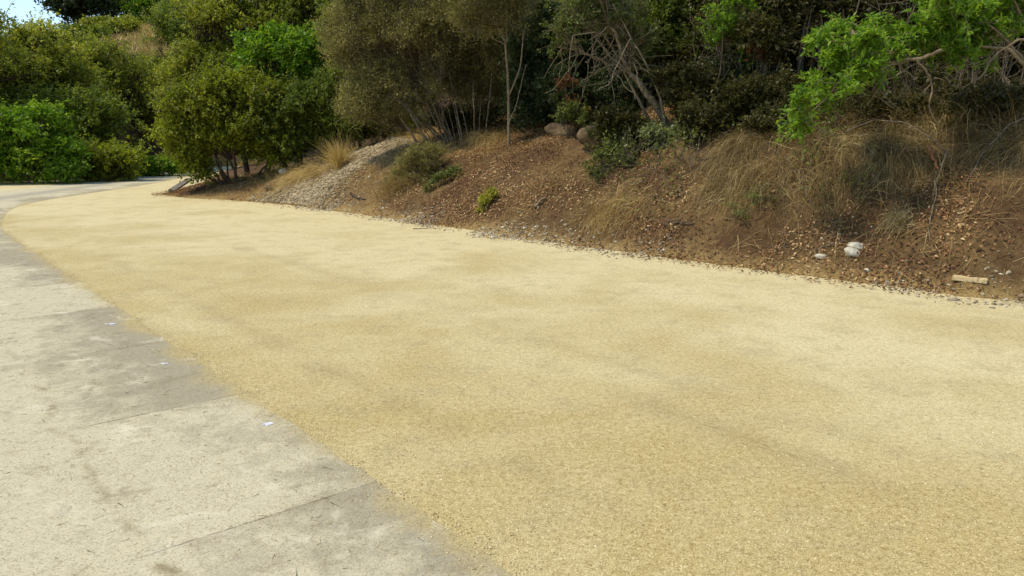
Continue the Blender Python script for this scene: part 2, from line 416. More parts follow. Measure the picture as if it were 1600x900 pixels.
M['litter'] = leaf_mat('fallen leaves', [(0, (0.07, 0.034, 0.016)), (0.4, (0.20, 0.092, 0.036)), (0.7, (0.38, 0.22, 0.088)), (1, (0.60, 0.44, 0.22))], 0.1, 0.6)
M['straw'] = leaf_mat('dry straw', [(0, (0.149, 0.086, 0.029)), (0.5, (0.380, 0.253, 0.086)), (1, (0.667, 0.506, 0.218))], 0.2, 0.6)
M['duststraw'] = leaf_mat('grey dead grass', [(0, (0.06, 0.038, 0.014)), (0.4, (0.19, 0.125, 0.045)), (0.7, (0.38, 0.275, 0.11)), (1, (0.60, 0.47, 0.22))], 0.15, 0.6)
M['pebble'] = plain_mat('grey pebbles', [(0.0, (0.13, 0.095, 0.055)), (0.5, (0.33, 0.27, 0.17)), (1.0, (0.62, 0.55, 0.39))], 10, attr=True, bump=0.3, bscale=90, bdist=0.005)
M['tanpebble'] = plain_mat('tan rubble', [(0.0, (0.12, 0.088, 0.045)), (0.5, (0.29, 0.225, 0.12)), (1.0, (0.52, 0.43, 0.27))], 10, attr=True, bump=0.3, bscale=90, bdist=0.005)
M['rock'] = plain_mat('brown sandstone', [(0.3, (0.06, 0.038, 0.018)), (0.55, (0.15, 0.10, 0.05)), (0.8, (0.25, 0.18, 0.095))], 5, bump=0.8, bscale=14, bdist=0.03)
M['stone'] = plain_mat('pale stone', [(0.3, (0.38, 0.34, 0.24)), (0.55, (0.56, 0.51, 0.38)), (0.8, (0.70, 0.66, 0.52))], 22, bump=0.6, bscale=60, bdist=0.008)
M['wood'] = plain_mat('pale sawn timber', [(0.3, (0.42, 0.30, 0.14)), (0.55, (0.60, 0.46, 0.24)), (0.8, (0.72, 0.60, 0.37))], 30, bump=0.3, bscale=60, bdist=0.004)
M['greywood'] = plain_mat('weathered timber', [(0.3, (0.10, 0.085, 0.06)), (0.55, (0.24, 0.205, 0.15)), (0.8, (0.36, 0.32, 0.25))], 14, bump=0.5, bscale=40, bdist=0.006)
M['clod'] = plain_mat('charred clod', [(0.3, (0.012, 0.010, 0.008)), (0.6, (0.04, 0.03, 0.022))], 30, bump=0.8, bscale=50, bdist=0.01)
M['redwood'] = plain_mat('red brown broken wood', [(0.3, (0.16, 0.06, 0.025)), (0.6, (0.34, 0.15, 0.06)), (0.8, (0.45, 0.25, 0.11))], 20, bump=0.5, bscale=40, bdist=0.006)
M['paint'] = plain_mat('white paint', [(0.40, (0.32, 0.30, 0.26)), (0.52, (0.60, 0.60, 0.60)), (0.6, (0.74, 0.74, 0.75))], 45, rough=0.6, bump=0.3)
M['flower'] = leaf_mat('white flowering weeds', [(0, (0.05, 0.09, 0.02)), (0.6, (0.12, 0.19, 0.04)), (0.8, (0.30, 0.32, 0.16)), (1, (0.75, 0.74, 0.62))], 0.3)

# ------------------------------------------------------------------ ground, road, bank, hill
def ground():
    rr = np.concatenate([[0], np.geomspace(1, 420, 40)]); th = np.linspace(0, 2 * np.pi, 97)[:-1]
    v = np.concatenate([[[0, 0, 0]]] + [np.stack([r * np.cos(th), r * np.sin(th), 0 * th], -1) for r in rr[1:]])
    n = len(th); j = np.arange(n); j2 = (j + 1) % n
    tri = np.stack([0 * j, 1 + j, 1 + j2], -1)
    q = np.concatenate([np.stack([1 + (k - 1) * n + j, 1 + k * n + j, 1 + k * n + j2, 1 + (k - 1) * n + j2], -1) for k in range(1, len(rr) - 1)])
    tag(np_mesh('ground', v, [tri, q], M['gravel']), kind='structure')
ground()

def resample(p, step):
    p = np.asarray(p, float); L = np.concatenate([[0], np.cumsum(np.linalg.norm(np.diff(p, axis=0), axis=1))])
    s = np.arange(0, L[-1], step)
    q = np.stack([np.interp(s, L, p[:, i]) for i in range(p.shape[1])], -1)
    return q, s

edge_px = [(812, 900), (725, 842), (662, 797), (619, 770), (550, 726), (470, 675), (400, 624), (332, 580), (275, 542), (225, 507),
           (160, 465), (97, 422), (57, 398), (0, 357)]
e2 = G([p[0] for p in edge_px], [p[1] for p in edge_px])[:, :2]
d0 = e2[0] - e2[3]; d0 /= np.linalg.norm(d0)
edge = np.concatenate([[e2[0] + d0 * 9], e2, [(-10.6, 16.0), (-11.7, 18.0), (-12.2, 20.0), (-12.4, 23), (-12.7, 27), (-13.9, 34), (-16.3, 42), (-19.2, 50), (-23, 58), (-28, 64)]])
OFF0 = np.linalg.norm(d0 * 9)
def road():
    q, s = resample(edge, 0.12)
    k = np.ones(17) / 17
    qs = np.stack([np.convolve(np.pad(q[:, i], 8, mode='edge'), k, mode='valid') for i in range(2)], -1)
    t = unit(np.gradient(qs, axis=0)); nrm = np.stack([-t[:, 1], t[:, 0]], -1)   # to the left of travel
    cols = np.array([0, 0.15, 0.4, 0.8, 1.4, 2.0, 2.5, 2.85, 3.0])
    jit = 0.05 * fbm(s * 3, s * 0, 31, 3) + 0.03 * fbm(s * 14, s * 0, 32, 2)
    jit2 = 0.5 * fbm(s * 0.8, s * 0, 33, 4)
    v = []; uv = []
    for c in cols:
        off = c + (jit if c == 0 else 0) + (jit2 if c == 3.0 else 0)
        off = off + 0 * s
        v.append(np.concatenate([qs + nrm * off[:, None], np.full((len(s), 1), 0.004)], 1)); uv.append(np.stack([off, s - OFF0], -1))
    n = len(s); nc = len(cols)
    v = np.concatenate(v); uv = np.concatenate(uv)
    i = np.arange(n - 1)[None, :]; j = np.arange(nc - 1)[:, None]
    f = np.stack([j * n + i, j * n + i + 1, (j + 1) * n + i + 1, (j + 1) * n + i], -1).reshape(-1, 4)[:, ::-1]
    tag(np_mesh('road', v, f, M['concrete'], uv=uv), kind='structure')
    return qs, nrm
RQ, RN = road()

def bank():
    s = np.arange(-22, 40, 0.11)
    e = np.concatenate([[-0.5, -0.2], np.arange(0, 5.5, 0.09), np.geomspace(5.6, 40, 26)])
    Sg, Eg = np.meshgrid(s, e, indexing='ij')
    x, y = from_se(Sg, Eg); z = bank_h(Sg, Eg)
    z = np.where(Eg < 0, Eg * 0.5, z + np.minimum(Eg, 0.5) * 0.10 * fbm(Sg * 9, Eg * 9, 41, 3))
    # straw coloured towards the left of the bank, red brown to the right
    dry = np.interp(Sg, [-2, 1, 4, 6, 8.5, 10, 30], [0.05, 0.1, 0.75, 0.8, 0.35, 0.12, 0.1]) + 0.1 * np.clip(Eg - 1, 0, 1) * (Sg > 4) + np.interp(Eg, [0, 0.08, 0.3], [1.1, 0.7, 0])
    ns, ne = Sg.shape
    i = np.arange(ns - 1)[:, None]; j = np.arange(ne - 1)[None, :]
    f = np.stack([i * ne + j, (i + 1) * ne + j, (i + 1) * ne + j + 1, i * ne + j + 1], -1).reshape(-1, 4)
    tag(np_mesh('bank', np.stack([x, y, z], -1).reshape(-1, 3), f, M['soil'], attrs={'dry': dry.ravel()}, smooth=True), kind='structure')
bank()

def hill():
    x = np.linspace(-150, 110, 240); y = np.concatenate([np.arange(18, 60, 0.4), np.geomspace(60, 260, 60)])
    X, Y = np.meshgrid(x, y, indexing='ij'); z = far_h(X, Y)
    nx, ny = X.shape
    i = np.arange(nx - 1)[:, None]; j = np.arange(ny - 1)[None, :]
    f = np.stack([i * ny + j, (i + 1) * ny + j, (i + 1) * ny + j + 1, i * ny + j + 1], -1).reshape(-1, 4)
    tag(np_mesh('hill', np.stack([X, Y, z], -1).reshape(-1, 3), f, M['soil'], attrs={'dry': (1.5 * np.exp(-(((X + 0.455 * Y - 2.0) / 5.5) ** 2 + ((Y - 56) / 9) ** 2)) - 0.35).ravel()}, smooth=True), kind='structure')
hill()

# ------------------------------------------------------------------ plants
def leaf_quads(c, a, n, L, Wd, fold=0.18):
    """c base points, a leaf direction, n leaf normal, L, Wd per leaf arrays"""
    s = unit(np.cross(a, n)); n = np.cross(s, a)
    L = L[:, None]; Wd = Wd[:, None]
    m = c + a * L * 0.45 + n * Wd * fold
    v = np.stack([c, m + s * Wd * 0.5, c + a * L - n * L * 0.08, m - s * Wd * 0.5], 1).reshape(-1, 3)
    f = np.arange(len(v)).reshape(-1, 4)
    return v, f

def make_plant(name, label, cat, base, lobes, mat, bark, nclus, nsprig=7, nleaf=9, L=0.06, Wd=0.03, R=0.28, stem=0.12, rt=0.10, fork=0.35,
               stems=None, up=0.5, droop=0.15, shell=0.55, sparse=1.0, twigs=2, tw=0.006, group=None, part=('trunk', 'crown'), seed=None, extra=None,
               floor=0.15, lean=None, tintbias=0.0, bent=0.25, limb_r=None, attach=False, shoots=0.35):
    """base: world (x,y,z); lobes: world list (centre, (rx,ry,rz)). trunk forks at `fork` of the height and runs a limb to every lobe."""
    r = np.random.default_rng(seed if seed is not None else abs(hash(label)) % 2**31 if False else sum(map(ord, label)) * 7919 + len(label))
    base = np.asarray(base, float)
    root = empty(name, base)
    tag(root, label, cat, group)
    wood = Bag(); leaves = Bag()
    cen = np.array([l[0] for l in lobes]) - base; rad = np.array([l[1] for l in lobes])
    w = rad.prod(1) ** (2 / 3); w = w / w.sum()
    gc = (cen * w[:, None]).sum(0)
    # trunk and limbs
    nl = len(lobes)
    top = gc * np.array([fork, fork, fork]) * 1.0
    if lean is not None: top = np.asarray(lean, float) - base
    limbs = []
    if fork > 0.02:
        p = bez(np.zeros((1, 3)) - [0, 0, 0.15], (top * 0.5 + r.normal(0, 0.12, 3) * np.linalg.norm(top) * 0.5)[None], top[None], 9)
        rr = np.linspace(rt * 1.15, rt * 0.8, 9)[None].copy(); rr[0, 0] *= 1.35
        wood.add(*tubes(p + r.normal(0, rt * 0.12, p.shape), rr, 8))
        starts = np.repeat(top[None], nl, 0); r0 = rt * 0.72
    else:
        starts = np.stack([r.normal(0, rt * 2.0, nl), r.normal(0, rt * 2.0, nl), np.full(nl, -0.15)], -1); r0 = rt
    if attach:                     # limbs grow from the nearest given stem instead of from the trunk top
        pool = np.concatenate([resample(np.asarray(p_, float), 0.06)[0] for p_, _ in stems]) - base
        starts = pool[((pool[None] - cen[:, None]) ** 2).sum(-1).argmin(1)]
    mids = starts * 0.5 + cen * 0.5 + np.stack([r.normal(0, 1, nl), r.normal(0, 1, nl), r.uniform(-0.2, 0.8, nl)], -1) * bent * np.linalg.norm(cen - starts, axis=1)[:, None]
    lp = bez(starts, mids, cen, 12)
    lp[:, 1:-1] += r.normal(0, 0.03, lp[:, 1:-1].shape) * np.linalg.norm(cen - starts, axis=1)[:, None, None] * 0.5
    lr = (limb_r or r0) * np.linspace(1, 0.25, 12)[None] * np.clip(rad.max(1) / rad.max(), 0.45, 1)[:, None]
    wood.add(*tubes(lp, lr, 6))
    if stems:                      # extra bare stems given as polylines in world space
        for pl, ra in stems:
            pl = np.asarray(pl, float) - base
            q, _ = resample(pl, max(0.05, np.linalg.norm(np.diff(pl, axis=0), axis=1).sum() / 14))
            q = q + r.normal(0, ra * 0.25, q.shape)
            wood.add(*tubes(q[None], np.linspace(ra, ra * 0.45, len(q))[None], 6))
    # clusters
    k = r.choice(nl, nclus, p=w)
    dv = unit(r.normal(0, 1, (nclus, 3))); dv[:, 2] = np.where((dv[:, 2] < -0.2) & (r.random(nclus) < 0.55), -dv[:, 2], dv[:, 2])
    nsub = 16                      # billows: every lobe carries flattened clumps of its own, with gaps between them
    sd = unit(r.normal(0, 1, (nl, nsub, 3))); sd[:, :, 2] = np.where((sd[:, :, 2] < -0.1) & (r.random((nl, nsub)) < 0.6), -sd[:, :, 2], sd[:, :, 2])
    sc = cen[:, None] + sd * rad[:, None] * r.uniform(0.75, 1.25, (nl, nsub))[:, :, None] * (shell + (1.12 - shell) * r.random((nl, nsub)) ** 0.5)[:, :, None] * 0.86
    sr = rad[:, None] * r.uniform(0.22, 0.46, (nl, nsub))[:, :, None] * np.array([1, 1, 0.7])
    j = r.integers(0, nsub, nclus)
    C = sc[k, j] + dv * sr[k, j] * (0.35 + 0.7 * r.random(nclus) ** 0.5)[:, None]
    dv = unit(dv * 0.6 + sd[k, j] * 0.6)
    stray = r.random(nclus) < 0.10
    C = np.where(stray[:, None], cen[k] + dv * rad[k] * r.uniform(0.2, 1.15, nclus)[:, None], C)
    gz = H(C[:, 0] + base[0], C[:, 1] + base[1]) - base[2]
    ok = C[:, 2] > gz + floor
    if sparse < 1: ok &= r.random(nclus) < sparse
    k0 = k
    if ok.mean() < 0.4:
        C[:, 2] = np.where(ok, C[:, 2], gz + floor + 0.1 + r.random(nclus) * rad[k, 2] * 0.8); ok[:] = True
    C = C[ok]; k = k[ok]; dv = dv[ok]; nc = len(C)
    # branchlets from limb to cluster
    ti = r.integers(6, 12, nc); st = lp[k, ti]
    md = st * 0.45 + C * 0.55 + r.normal(0, 0.10, (nc, 3)) * np.linalg.norm(C - st, axis=1)[:, None] + [0, 0, 0.05]
    bp = bez(st, md, C, 5)
    bl = np.linalg.norm(C - st, axis=1)
    br = np.clip(bl * 0.012, tw, rt * 0.35)[:, None] * np.linspace(1, 0.4, 5)[None]
    wood.add(*tubes(bp, br, 4))
    # sprigs
    ns = nsprig; Sg = np.repeat(C, ns, 0) + np.clip(r.normal(0, 0.55, (nc * ns, 3)), -1.1, 1.1) * R * np.array([1, 1, 0.75])
    out = unit(np.repeat(dv, ns, 0) * 0.7 + r.normal(0, 0.55, (nc * ns, 3)) + np.array([0, 0, up]))
    if twigs:
        sel = r.random(nc * ns) < min(1, twigs / ns)
        a0 = np.repeat(C, ns, 0)[sel]; b0 = (Sg + out * stem)[sel]
        tp = bez(a0, (a0 + b0) / 2 + r.normal(0, 0.04, a0.shape), b0, 4)
        wood.add(*tubes(tp, np.full(tp.shape[:2], tw * 0.7) * np.linspace(1, 0.5, 4), 3))
    m = nleaf; N = nc * ns * m
    o = np.repeat(out, m, 0); t = r.random(N)
    c = np.repeat(Sg, m, 0) + o * (t * stem)[:, None] + r.normal(0, stem * 0.12, (N, 3))
    perp = unit(np.cross(o, r.normal(0, 1, (N, 3))))
    a = unit(o * r.uniform(0.1, 0.9, (N, 1)) + perp - np.array([0, 0, 1]) * droop * r.random((N, 1)))
    nn = unit(r.normal(0, 0.55, (N, 3)) + np.array([0, 0, 0.9]) + o * 0.3)
    sz = r.uniform(0.65, 1.2, N)
    v, f = leaf_quads(c, a, nn, L * sz, Wd * sz)
    ct = r.normal(0, 0.08, nc) + r.normal(0, 0.09, (nl, nsub))[k, j[ok]]
    tint = np.clip(0.47 + tintbias + np.repeat(ct, ns * m) + r.normal(0, 0.17, N), 0, 1)
    leaves.add(v, f, np.repeat(tint, 4))
    nsh = int(nc * shoots)
    if nsh:
        q = r.integers(0, nc, nsh); sl = r.uniform(0.8, 2.6, nsh) * R
        sdn = unit(dv[q] + r.normal(0, 0.35, (nsh, 3)) + np.array([0, 0, 0.35]))
        a0 = C[q]; b0 = a0 + sdn * sl[:, None]
        tp = bez(a0, (a0 + b0) / 2 + r.normal(0, 0.08, (nsh, 3)) * sl[:, None], b0 - [0, 0, 0.03], 6)
        wood.add(*tubes(tp, tw * np.linspace(1, 0.4, 6)[None] * np.ones((nsh, 1)), 4))
        nlv = 16; N2 = nsh * nlv; kk = r.integers(1, 6, N2)
        c2 = np.repeat(tp, nlv, 0)[np.arange(N2), kk] + r.normal(0, 0.12 * R, (N2, 3))
        a2 = unit(np.repeat(sdn, nlv, 0) * 0.6 + r.normal(0, 0.7, (N2, 3))); s2 = r.uniform(0.6, 1.15, N2)
        v, f = leaf_quads(c2, a2, unit(r.normal(0, 0.6, (N2, 3)) + [0, 0, 0.8]), L * s2, Wd * s2)
        leaves.add(v, f, np.repeat(np.clip(r.normal(0.55 + tintbias, 0.2, N2), 0, 1), 4))
    if extra: extra(r, base, wood, leaves, lp)
    wood.build(part[0], bark, root, True)
    leaves.build(part[1], mat, root)
    return root

def plant(label, cat, ub, where, lob, mat, bark, nclus, name='tree', **kw):
    """ub: base column in the photo; where: ('e', metres inland) or ('y', depth); lob: (u, v, rw, rh[, depth offset]) in photo pixels"""
    Y = Yat(ub, where[1]) if where[0] == 'e' else where[1]
    x = (ub - 800) / F * Y / CP if False else 0
    # solve x so that the base stands in column ub
    p, _ = P(ub, 250, Y); x = p[0]
    z = float(H(x, Y))
    L = []
    for l in lob:
        u, v, rw, rh = l[:4]; dy = l[4] if len(l) > 4 else 0
        c, s = P(u, v, Y + dy)
        dep = l[5] if len(l) > 5 else 0.5 * (rw + rh)
        L.append((c, (rw * s, dep * s, rh * s)))
    return make_plant(name, label, cat, (x, Y, z), L, M[mat], M[bark], nclus, **kw)

def px_line(pts, Y):
    return [P(u, v, Y + (dy[0] if dy else 0))[0] for u, v, *dy in pts]

far = dict(nsprig=9, nleaf=9, L=0.125, Wd=0.07, R=0.45, stem=0.25, rt=0.16, twigs=0, shell=0.6, tw=0.012)
OAK = dict(name='oak_tree')
gL = 'oaks massed beyond the road'
# -- beyond the road, far left
plant('broad olive oak cut by the left picture edge behind bright shrubs', 'tree', -70, ('y', 30), [(-60, 110, 110, 75), (-90, 170, 110, 80)], 'olive', 'dark_bark', 420, group=gL, **OAK, **far)
plant('tallest rounded olive oak against the sky at far left', 'tree', 55, ('y', 33), [(50, 98, 72, 54), (20, 125, 60, 55), (95, 120, 52, 42), (60, 165, 80, 55)], 'olive', 'dark_bark', 640, group=gL, **OAK, **far)
plant('low dark oak filling the gap behind the left bright shrub', 'tree', 95, ('y', 31), [(85, 190, 80, 45), (130, 215, 50, 45), (20, 190, 60, 40)], 'oak', 'dark_bark', 480, group=gL, **OAK, **far)
plant('mid olive oak under the dark hilltop tree', 'tree', 165, ('y', 37), [(160, 96, 58, 38), (145, 145, 65, 50), (200, 138, 44, 38), (180, 195, 60, 50)], 'olive', 'dark_bark', 680, group=gL, **OAK, **far)
plant('olive oak below the dry grass patch on the hill', 'tree', 240, ('y', 39), [(232, 132, 42, 30), (250, 165, 42, 40), (215, 185, 45, 50)], 'olive', 'dark_bark', 520, group=gL, **OAK, **far)
plant('dark shaded oak beside the road bend', 'tree', 250, ('y', 41), [(250, 205, 50, 45), (290, 160, 45, 60), (275, 235, 45, 25)], 'shade_oak', 'dark_bark', 420, group=gL, **OAK, **far)
plant('shaded oak seen between the road bend and the bank shrub', 'tree', 330, ('y', 48), [(320, 120, 60, 60), (350, 200, 60, 45)], 'oak', 'dark_bark', 420, group=gL, **OAK, **far)
shr = dict(nsprig=7, nleaf=8, L=0.13, Wd=0.07, R=0.32, stem=0.2, rt=0.05, twigs=0, shell=0.5, fork=0.0, part=('branches', 'foliage'), floor=0.02)
plant('large bright green shrub at the left end of the far verge', 'shrub', 55, ('y', 27.6), [(55, 215, 55, 38), (25, 245, 50, 36), (80, 250, 45, 30)], 'bright', 'bark', 330, name='shrub', **shr)
plant('bright green shrub cut by the left picture edge on the far verge', 'shrub', -20, ('y', 27.2), [(-15, 225, 45, 45), (-10, 262, 50, 22)], 'bright', 'bark', 220, name='shrub', **shr)
plant('small yellow green shrub in front of the large bright shrub', 'shrub', 100, ('y', 27.4), [(98, 268, 18, 14)], 'sumac', 'bark', 70, name='shrub', **shr)
plant('rounded olive and green shrub where the far verge ends', 'shrub', 168, ('y', 29.2), [(150, 255, 38, 24), (185, 258, 30, 20)], 'mixed', 'bark', 200, name='shrub', tintbias=0.05, **shr)
plant('low leafy weeds along the road bend', 'weeds', 225, ('y', 33), [(225, 266, 32, 9), (260, 264, 30, 8)], 'bright', 'bark', 110, name='weed_patch', **shr)
plant('pale flowering weeds at the mouth of the road bend', 'weeds', 285, ('y', 37.5), [(280, 262, 26, 8), (305, 258, 18, 7)], 'flower', 'bark', 90, name='weed_patch', **shr)
# -- hilltop
hil = dict(nsprig=6, nleaf=7, L=0.26, Wd=0.14, R=0.7, stem=0.4, rt=0.25, twigs=0, shell=0.55, tw=0.02)
scr = dict(hil, R=0.32, L=0.17, Wd=0.09, stem=0.2, rt=0.06, shoots=0.1, fork=0.0, floor=0.05, part=('branches', 'foliage'))
def hz(u, v):
    return float(on_ground(u, v)[0, 1])
plant('dark rounded tree on the hilltop against the sky', 'tree', 125, ('y', 60), [(125, 12, 36, 30), (105, 15, 18, 20)], 'dark_oak', 'dark_bark', 300, name='tree', **hil)
plant('second dark hilltop tree, right of the dark rounded one', 'tree', 180, ('y', 63), [(170, 5, 34, 26), (200, 4, 22, 18)], 'dark_oak', 'dark_bark', 280, name='tree', tintbias=0.1, **hil)
plant('bright green bush on the skyline of the hill', 'bush', 240, ('y', 62), [(225, 20, 24, 13), (250, 12, 26, 14)], 'bright', 'bark', 190, name='bush', tintbias=-0.1, **hil)
plant('grey green bush above the dry grass patch', 'bush', 270, ('y', 58), [(270, 30, 20, 12), (285, 22, 14, 10)], 'oak', 'bark', 130, name='bush', **hil)
plant('low olive scrub left of the dry grass patch', 'scrub', 165, ('y', 56), [(168, 40, 28, 6), (200, 38, 18, 5)], 'olive', 'bark', 130, name='bush', **scr)
plant('thin pale scrub on the hill crest beside the near oak', 'scrub', 305, ('y', 60), [(300, 18, 22, 12), (325, 26, 20, 18)], 'sage', 'bark', 150, name='bush', **hil)

plant('olive scrub on the hill left of the clearing, under the dark trees', 'scrub', 190, ('y', 52), [(180, 48, 22, 7), (165, 52, 18, 6), (205, 44, 12, 5)], 'olive', 'bark', 130, name='bush', **scr)
plant('green scrub on the hill at the right rim of the clearing', 'scrub', 300, ('y', 54), [(314, 50, 14, 12), (322, 62, 16, 12)], 'oak', 'bark', 90, name='bush', **scr)
plant('dull scrub low on the hill behind the tallest left oak', 'scrub', 140, ('y', 50), [(135, 56, 26, 9), (115, 52, 16, 7)], 'oak', 'bark', 120, name='bush', **scr)
# -- left part of the bank
mid = dict(nsprig=8, nleaf=9, L=0.09, Wd=0.048, R=0.30, stem=0.16, rt=0.09, twigs=1.5, shell=0.5, tw=0.008)
plant('tall olive oak at the left end of the bank reaching the frame top', 'tree', 385, ('y', 25), [(350, 55, 56, 50), (338, 25, 34, 30), (292, 140, 26, 36), (318, 105, 34, 42), (370, 110, 50, 45), (330, 150, 50, 35), (400, 30, 50, 40)], 'olive', 'dark_bark', 900, fork=0.3, **OAK, **mid)
plant('brilliant green tree above the dark thicket', 'tree', 470, ('y', 22.9), [(450, 102, 56, 38), (412, 115, 34, 26), (490, 108, 34, 40), (440, 80, 30, 22), (455, 135, 40, 18)], 'bright', 'bark', 620, fork=0.3, name='tree', **dict(mid, L=0.12, Wd=0.065))
plant('spreading low shrub with dark stems at the bank tip', 'shrub', 360, ('y', 21.6), [(325, 180, 58, 42), (380, 165, 52, 38), (295, 215, 34, 36), (345, 225, 60, 30), (410, 205, 42, 40), (352, 150, 40, 18), (275, 240, 16, 20), (405, 165, 30, 22), (305, 258, 24, 14), (318, 272, 14, 8)], 'mixed', 'dark_bark', 1000, fork=0.0, name='shrub', part=('branches', 'foliage'), tintbias=-0.03, **dict(mid, rt=0.055, L=0.09, Wd=0.045, twigs=2.5))
plant('dark oak thicket between the bank tip shrub and the dry grass tuft', 'tree', 440, ('y', 21.8), [(455, 180, 60, 42), (500, 175, 42, 36), (440, 225, 50, 28), (505, 205, 38, 35)], 'oak', 'dark_bark', 800, fork=0.15, tintbias=-0.16, **OAK, **dict(mid, twigs=2.5, L=0.09))
plant('olive tree rising behind the brilliant green tree', 'tree', 455, ('y', 29), [(430, 30, 60, 40), (480, 20, 55, 50), (520, 60, 45, 55), (450, -30, 90, 40)], 'olive', 'bark', 700, fork=0.4, name='tree', **dict(mid, L=0.12))
plant('shaded oak behind the grey green thicket', 'tree', 620, ('y', 27), [(570, 20, 60, 60), (640, 40, 70, 70), (600, 120, 70, 60), (540, 170, 60, 50)], 'oak', 'dark_bark', 700, fork=0.35, **OAK, **dict(mid, L=0.12))

# -- grey green multi stemmed thicket in the middle
sage = dict(nsprig=7, nleaf=15, L=0.055, Wd=0.016, R=0.17, stem=0.32, rt=0.032, twigs=5, tw=0.0045, fork=0.0, part=('branches', 'foliage'), shell=0.35, up=0.7, droop=0.0)
_rf = np.random.default_rng(12); _Yf = Yat(705, 2.35)
_fan = []
for _i in range(16):
    _u0 = 672 + 5.5 * _i + _rf.normal(0, 3); _u1 = 560 + 14 * _i + _rf.normal(0, 12); _v1 = _rf.uniform(90, 150)
    _fan.append((px_line([(_u0, 262, .0), (_u0 * .75 + _u1 * .25, 215, _rf.normal(0, .15)), (_u0 * .4 + _u1 * .6, 165, _rf.normal(0, .25)), (_u1, _v1, _rf.normal(0, .3))], _Yf), _rf.uniform(0.013, 0.028)))
plant('wide grey green thicket fanning out left over the gravel slide', 'shrub', 705, ('e', 2.6), [(620, 75, 75, 60), (570, 110, 45, 60), (600, 150, 60, 45), (660, 120, 60, 60), (545, 60, 35, 50), (690, 50, 60, 60), (580, 185, 50, 30), (640, 20, 70, 50), (570, 20, 40, 45)],
      'sage', 'bark', 1500, name='shrub', bent=0.12, stems=_fan, **sage)
plant('upright grey green thicket of crowded stems left of the slender tree', 'shrub', 745, ('e', 3.4), [(735, 70, 55, 60), (760, 110, 40, 50), (710, 120, 45, 50), (745, 0, 60, 50), (770, 160, 30, 30)],
      'sage', 'bark', 800, name='shrub', bent=0.10, tintbias=-0.12, **sage)
# -- slender tree
Ys = Yat(793, 2.2)
plant('slender straight tree with a thin pale stem on the bank', 'tree', 794, ('e', 2.2), [(760, 25, 40, 22), (800, 15, 30, 25), (775, -20, 60, 40), (740, 40, 25, 14)], 'sage', 'pale_bark', 330, name='slender_tree', fork=0.78,
      lean=P(790, 70, Ys)[0], stems=[(px_line([(795, 150), (812, 110), (820, 40), (815, -20)], Ys), 0.022), (px_line([(796, 190), (805, 170), (815, 130), (822, 100)], Ys), 0.015)], **{k: v for k, v in dict(sage, rt=0.028, L=0.06, Wd=0.015, nsprig=7, part=('trunk', 'crown')).items() if k != 'fork'})
# -- right: dark woodland
near = dict(nsprig=8, nleaf=8, L=0.075, Wd=0.038, R=0.26, stem=0.13, rt=0.07, twigs=2, shell=0.45, tw=0.006)
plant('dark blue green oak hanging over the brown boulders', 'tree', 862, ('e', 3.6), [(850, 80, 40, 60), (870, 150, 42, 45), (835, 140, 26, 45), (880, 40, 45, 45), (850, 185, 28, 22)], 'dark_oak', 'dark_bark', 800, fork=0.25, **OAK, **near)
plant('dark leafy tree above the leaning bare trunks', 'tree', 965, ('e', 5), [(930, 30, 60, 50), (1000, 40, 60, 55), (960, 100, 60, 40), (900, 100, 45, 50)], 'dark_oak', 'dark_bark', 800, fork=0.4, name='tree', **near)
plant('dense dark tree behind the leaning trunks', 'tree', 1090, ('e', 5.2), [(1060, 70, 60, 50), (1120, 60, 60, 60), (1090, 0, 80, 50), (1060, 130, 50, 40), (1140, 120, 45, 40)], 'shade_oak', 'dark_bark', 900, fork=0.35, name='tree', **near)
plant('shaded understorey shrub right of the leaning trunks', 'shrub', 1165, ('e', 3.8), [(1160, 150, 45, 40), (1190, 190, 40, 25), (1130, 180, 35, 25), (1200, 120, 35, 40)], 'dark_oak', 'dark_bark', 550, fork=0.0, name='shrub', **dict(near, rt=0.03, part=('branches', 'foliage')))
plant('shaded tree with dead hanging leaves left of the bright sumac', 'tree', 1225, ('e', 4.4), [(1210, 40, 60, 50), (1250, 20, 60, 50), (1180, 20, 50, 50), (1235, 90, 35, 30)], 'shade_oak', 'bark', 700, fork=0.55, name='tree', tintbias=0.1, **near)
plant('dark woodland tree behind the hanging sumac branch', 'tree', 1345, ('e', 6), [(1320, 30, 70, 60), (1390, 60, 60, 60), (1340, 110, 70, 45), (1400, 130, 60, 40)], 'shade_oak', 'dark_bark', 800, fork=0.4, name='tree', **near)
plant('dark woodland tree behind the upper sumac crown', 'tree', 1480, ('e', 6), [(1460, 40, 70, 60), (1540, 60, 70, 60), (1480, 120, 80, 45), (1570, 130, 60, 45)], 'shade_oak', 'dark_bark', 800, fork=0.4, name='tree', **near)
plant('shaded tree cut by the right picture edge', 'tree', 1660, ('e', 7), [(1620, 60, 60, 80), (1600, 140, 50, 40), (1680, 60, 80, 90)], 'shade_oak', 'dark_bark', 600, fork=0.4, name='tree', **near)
# tall trees further up the bank that close the wood
wood_lab = ['tall shaded tree deep in the wood behind the slender tree', 'tall shaded tree deep in the wood above the boulders', 'tall shaded tree deep in the wood above the leaning trunks',
            'tall shaded tree deep in the wood over the understorey shrub', 'tall shaded tree deep in the wood left of the sumac', 'tall shaded tree deep in the wood over the sumac fork', 'tall shaded tree deep in the wood at the right edge']
for i, u in enumerate([790, 900, 1010, 1130, 1260, 1400, 1560]):
    plant(wood_lab[i], 'tree', u, ('e', 8.5), [(u, -40, 90, 90), (u - 30, 60, 80, 60), (u + 40, 70, 80, 60), (u, 130, 80, 45)], 'shade_oak', 'dark_bark', 750, fork=0.4, name='tree', group='tall trees deep in the wood', **dict(near, L=0.12, Wd=0.065, R=0.35, rt=0.10))

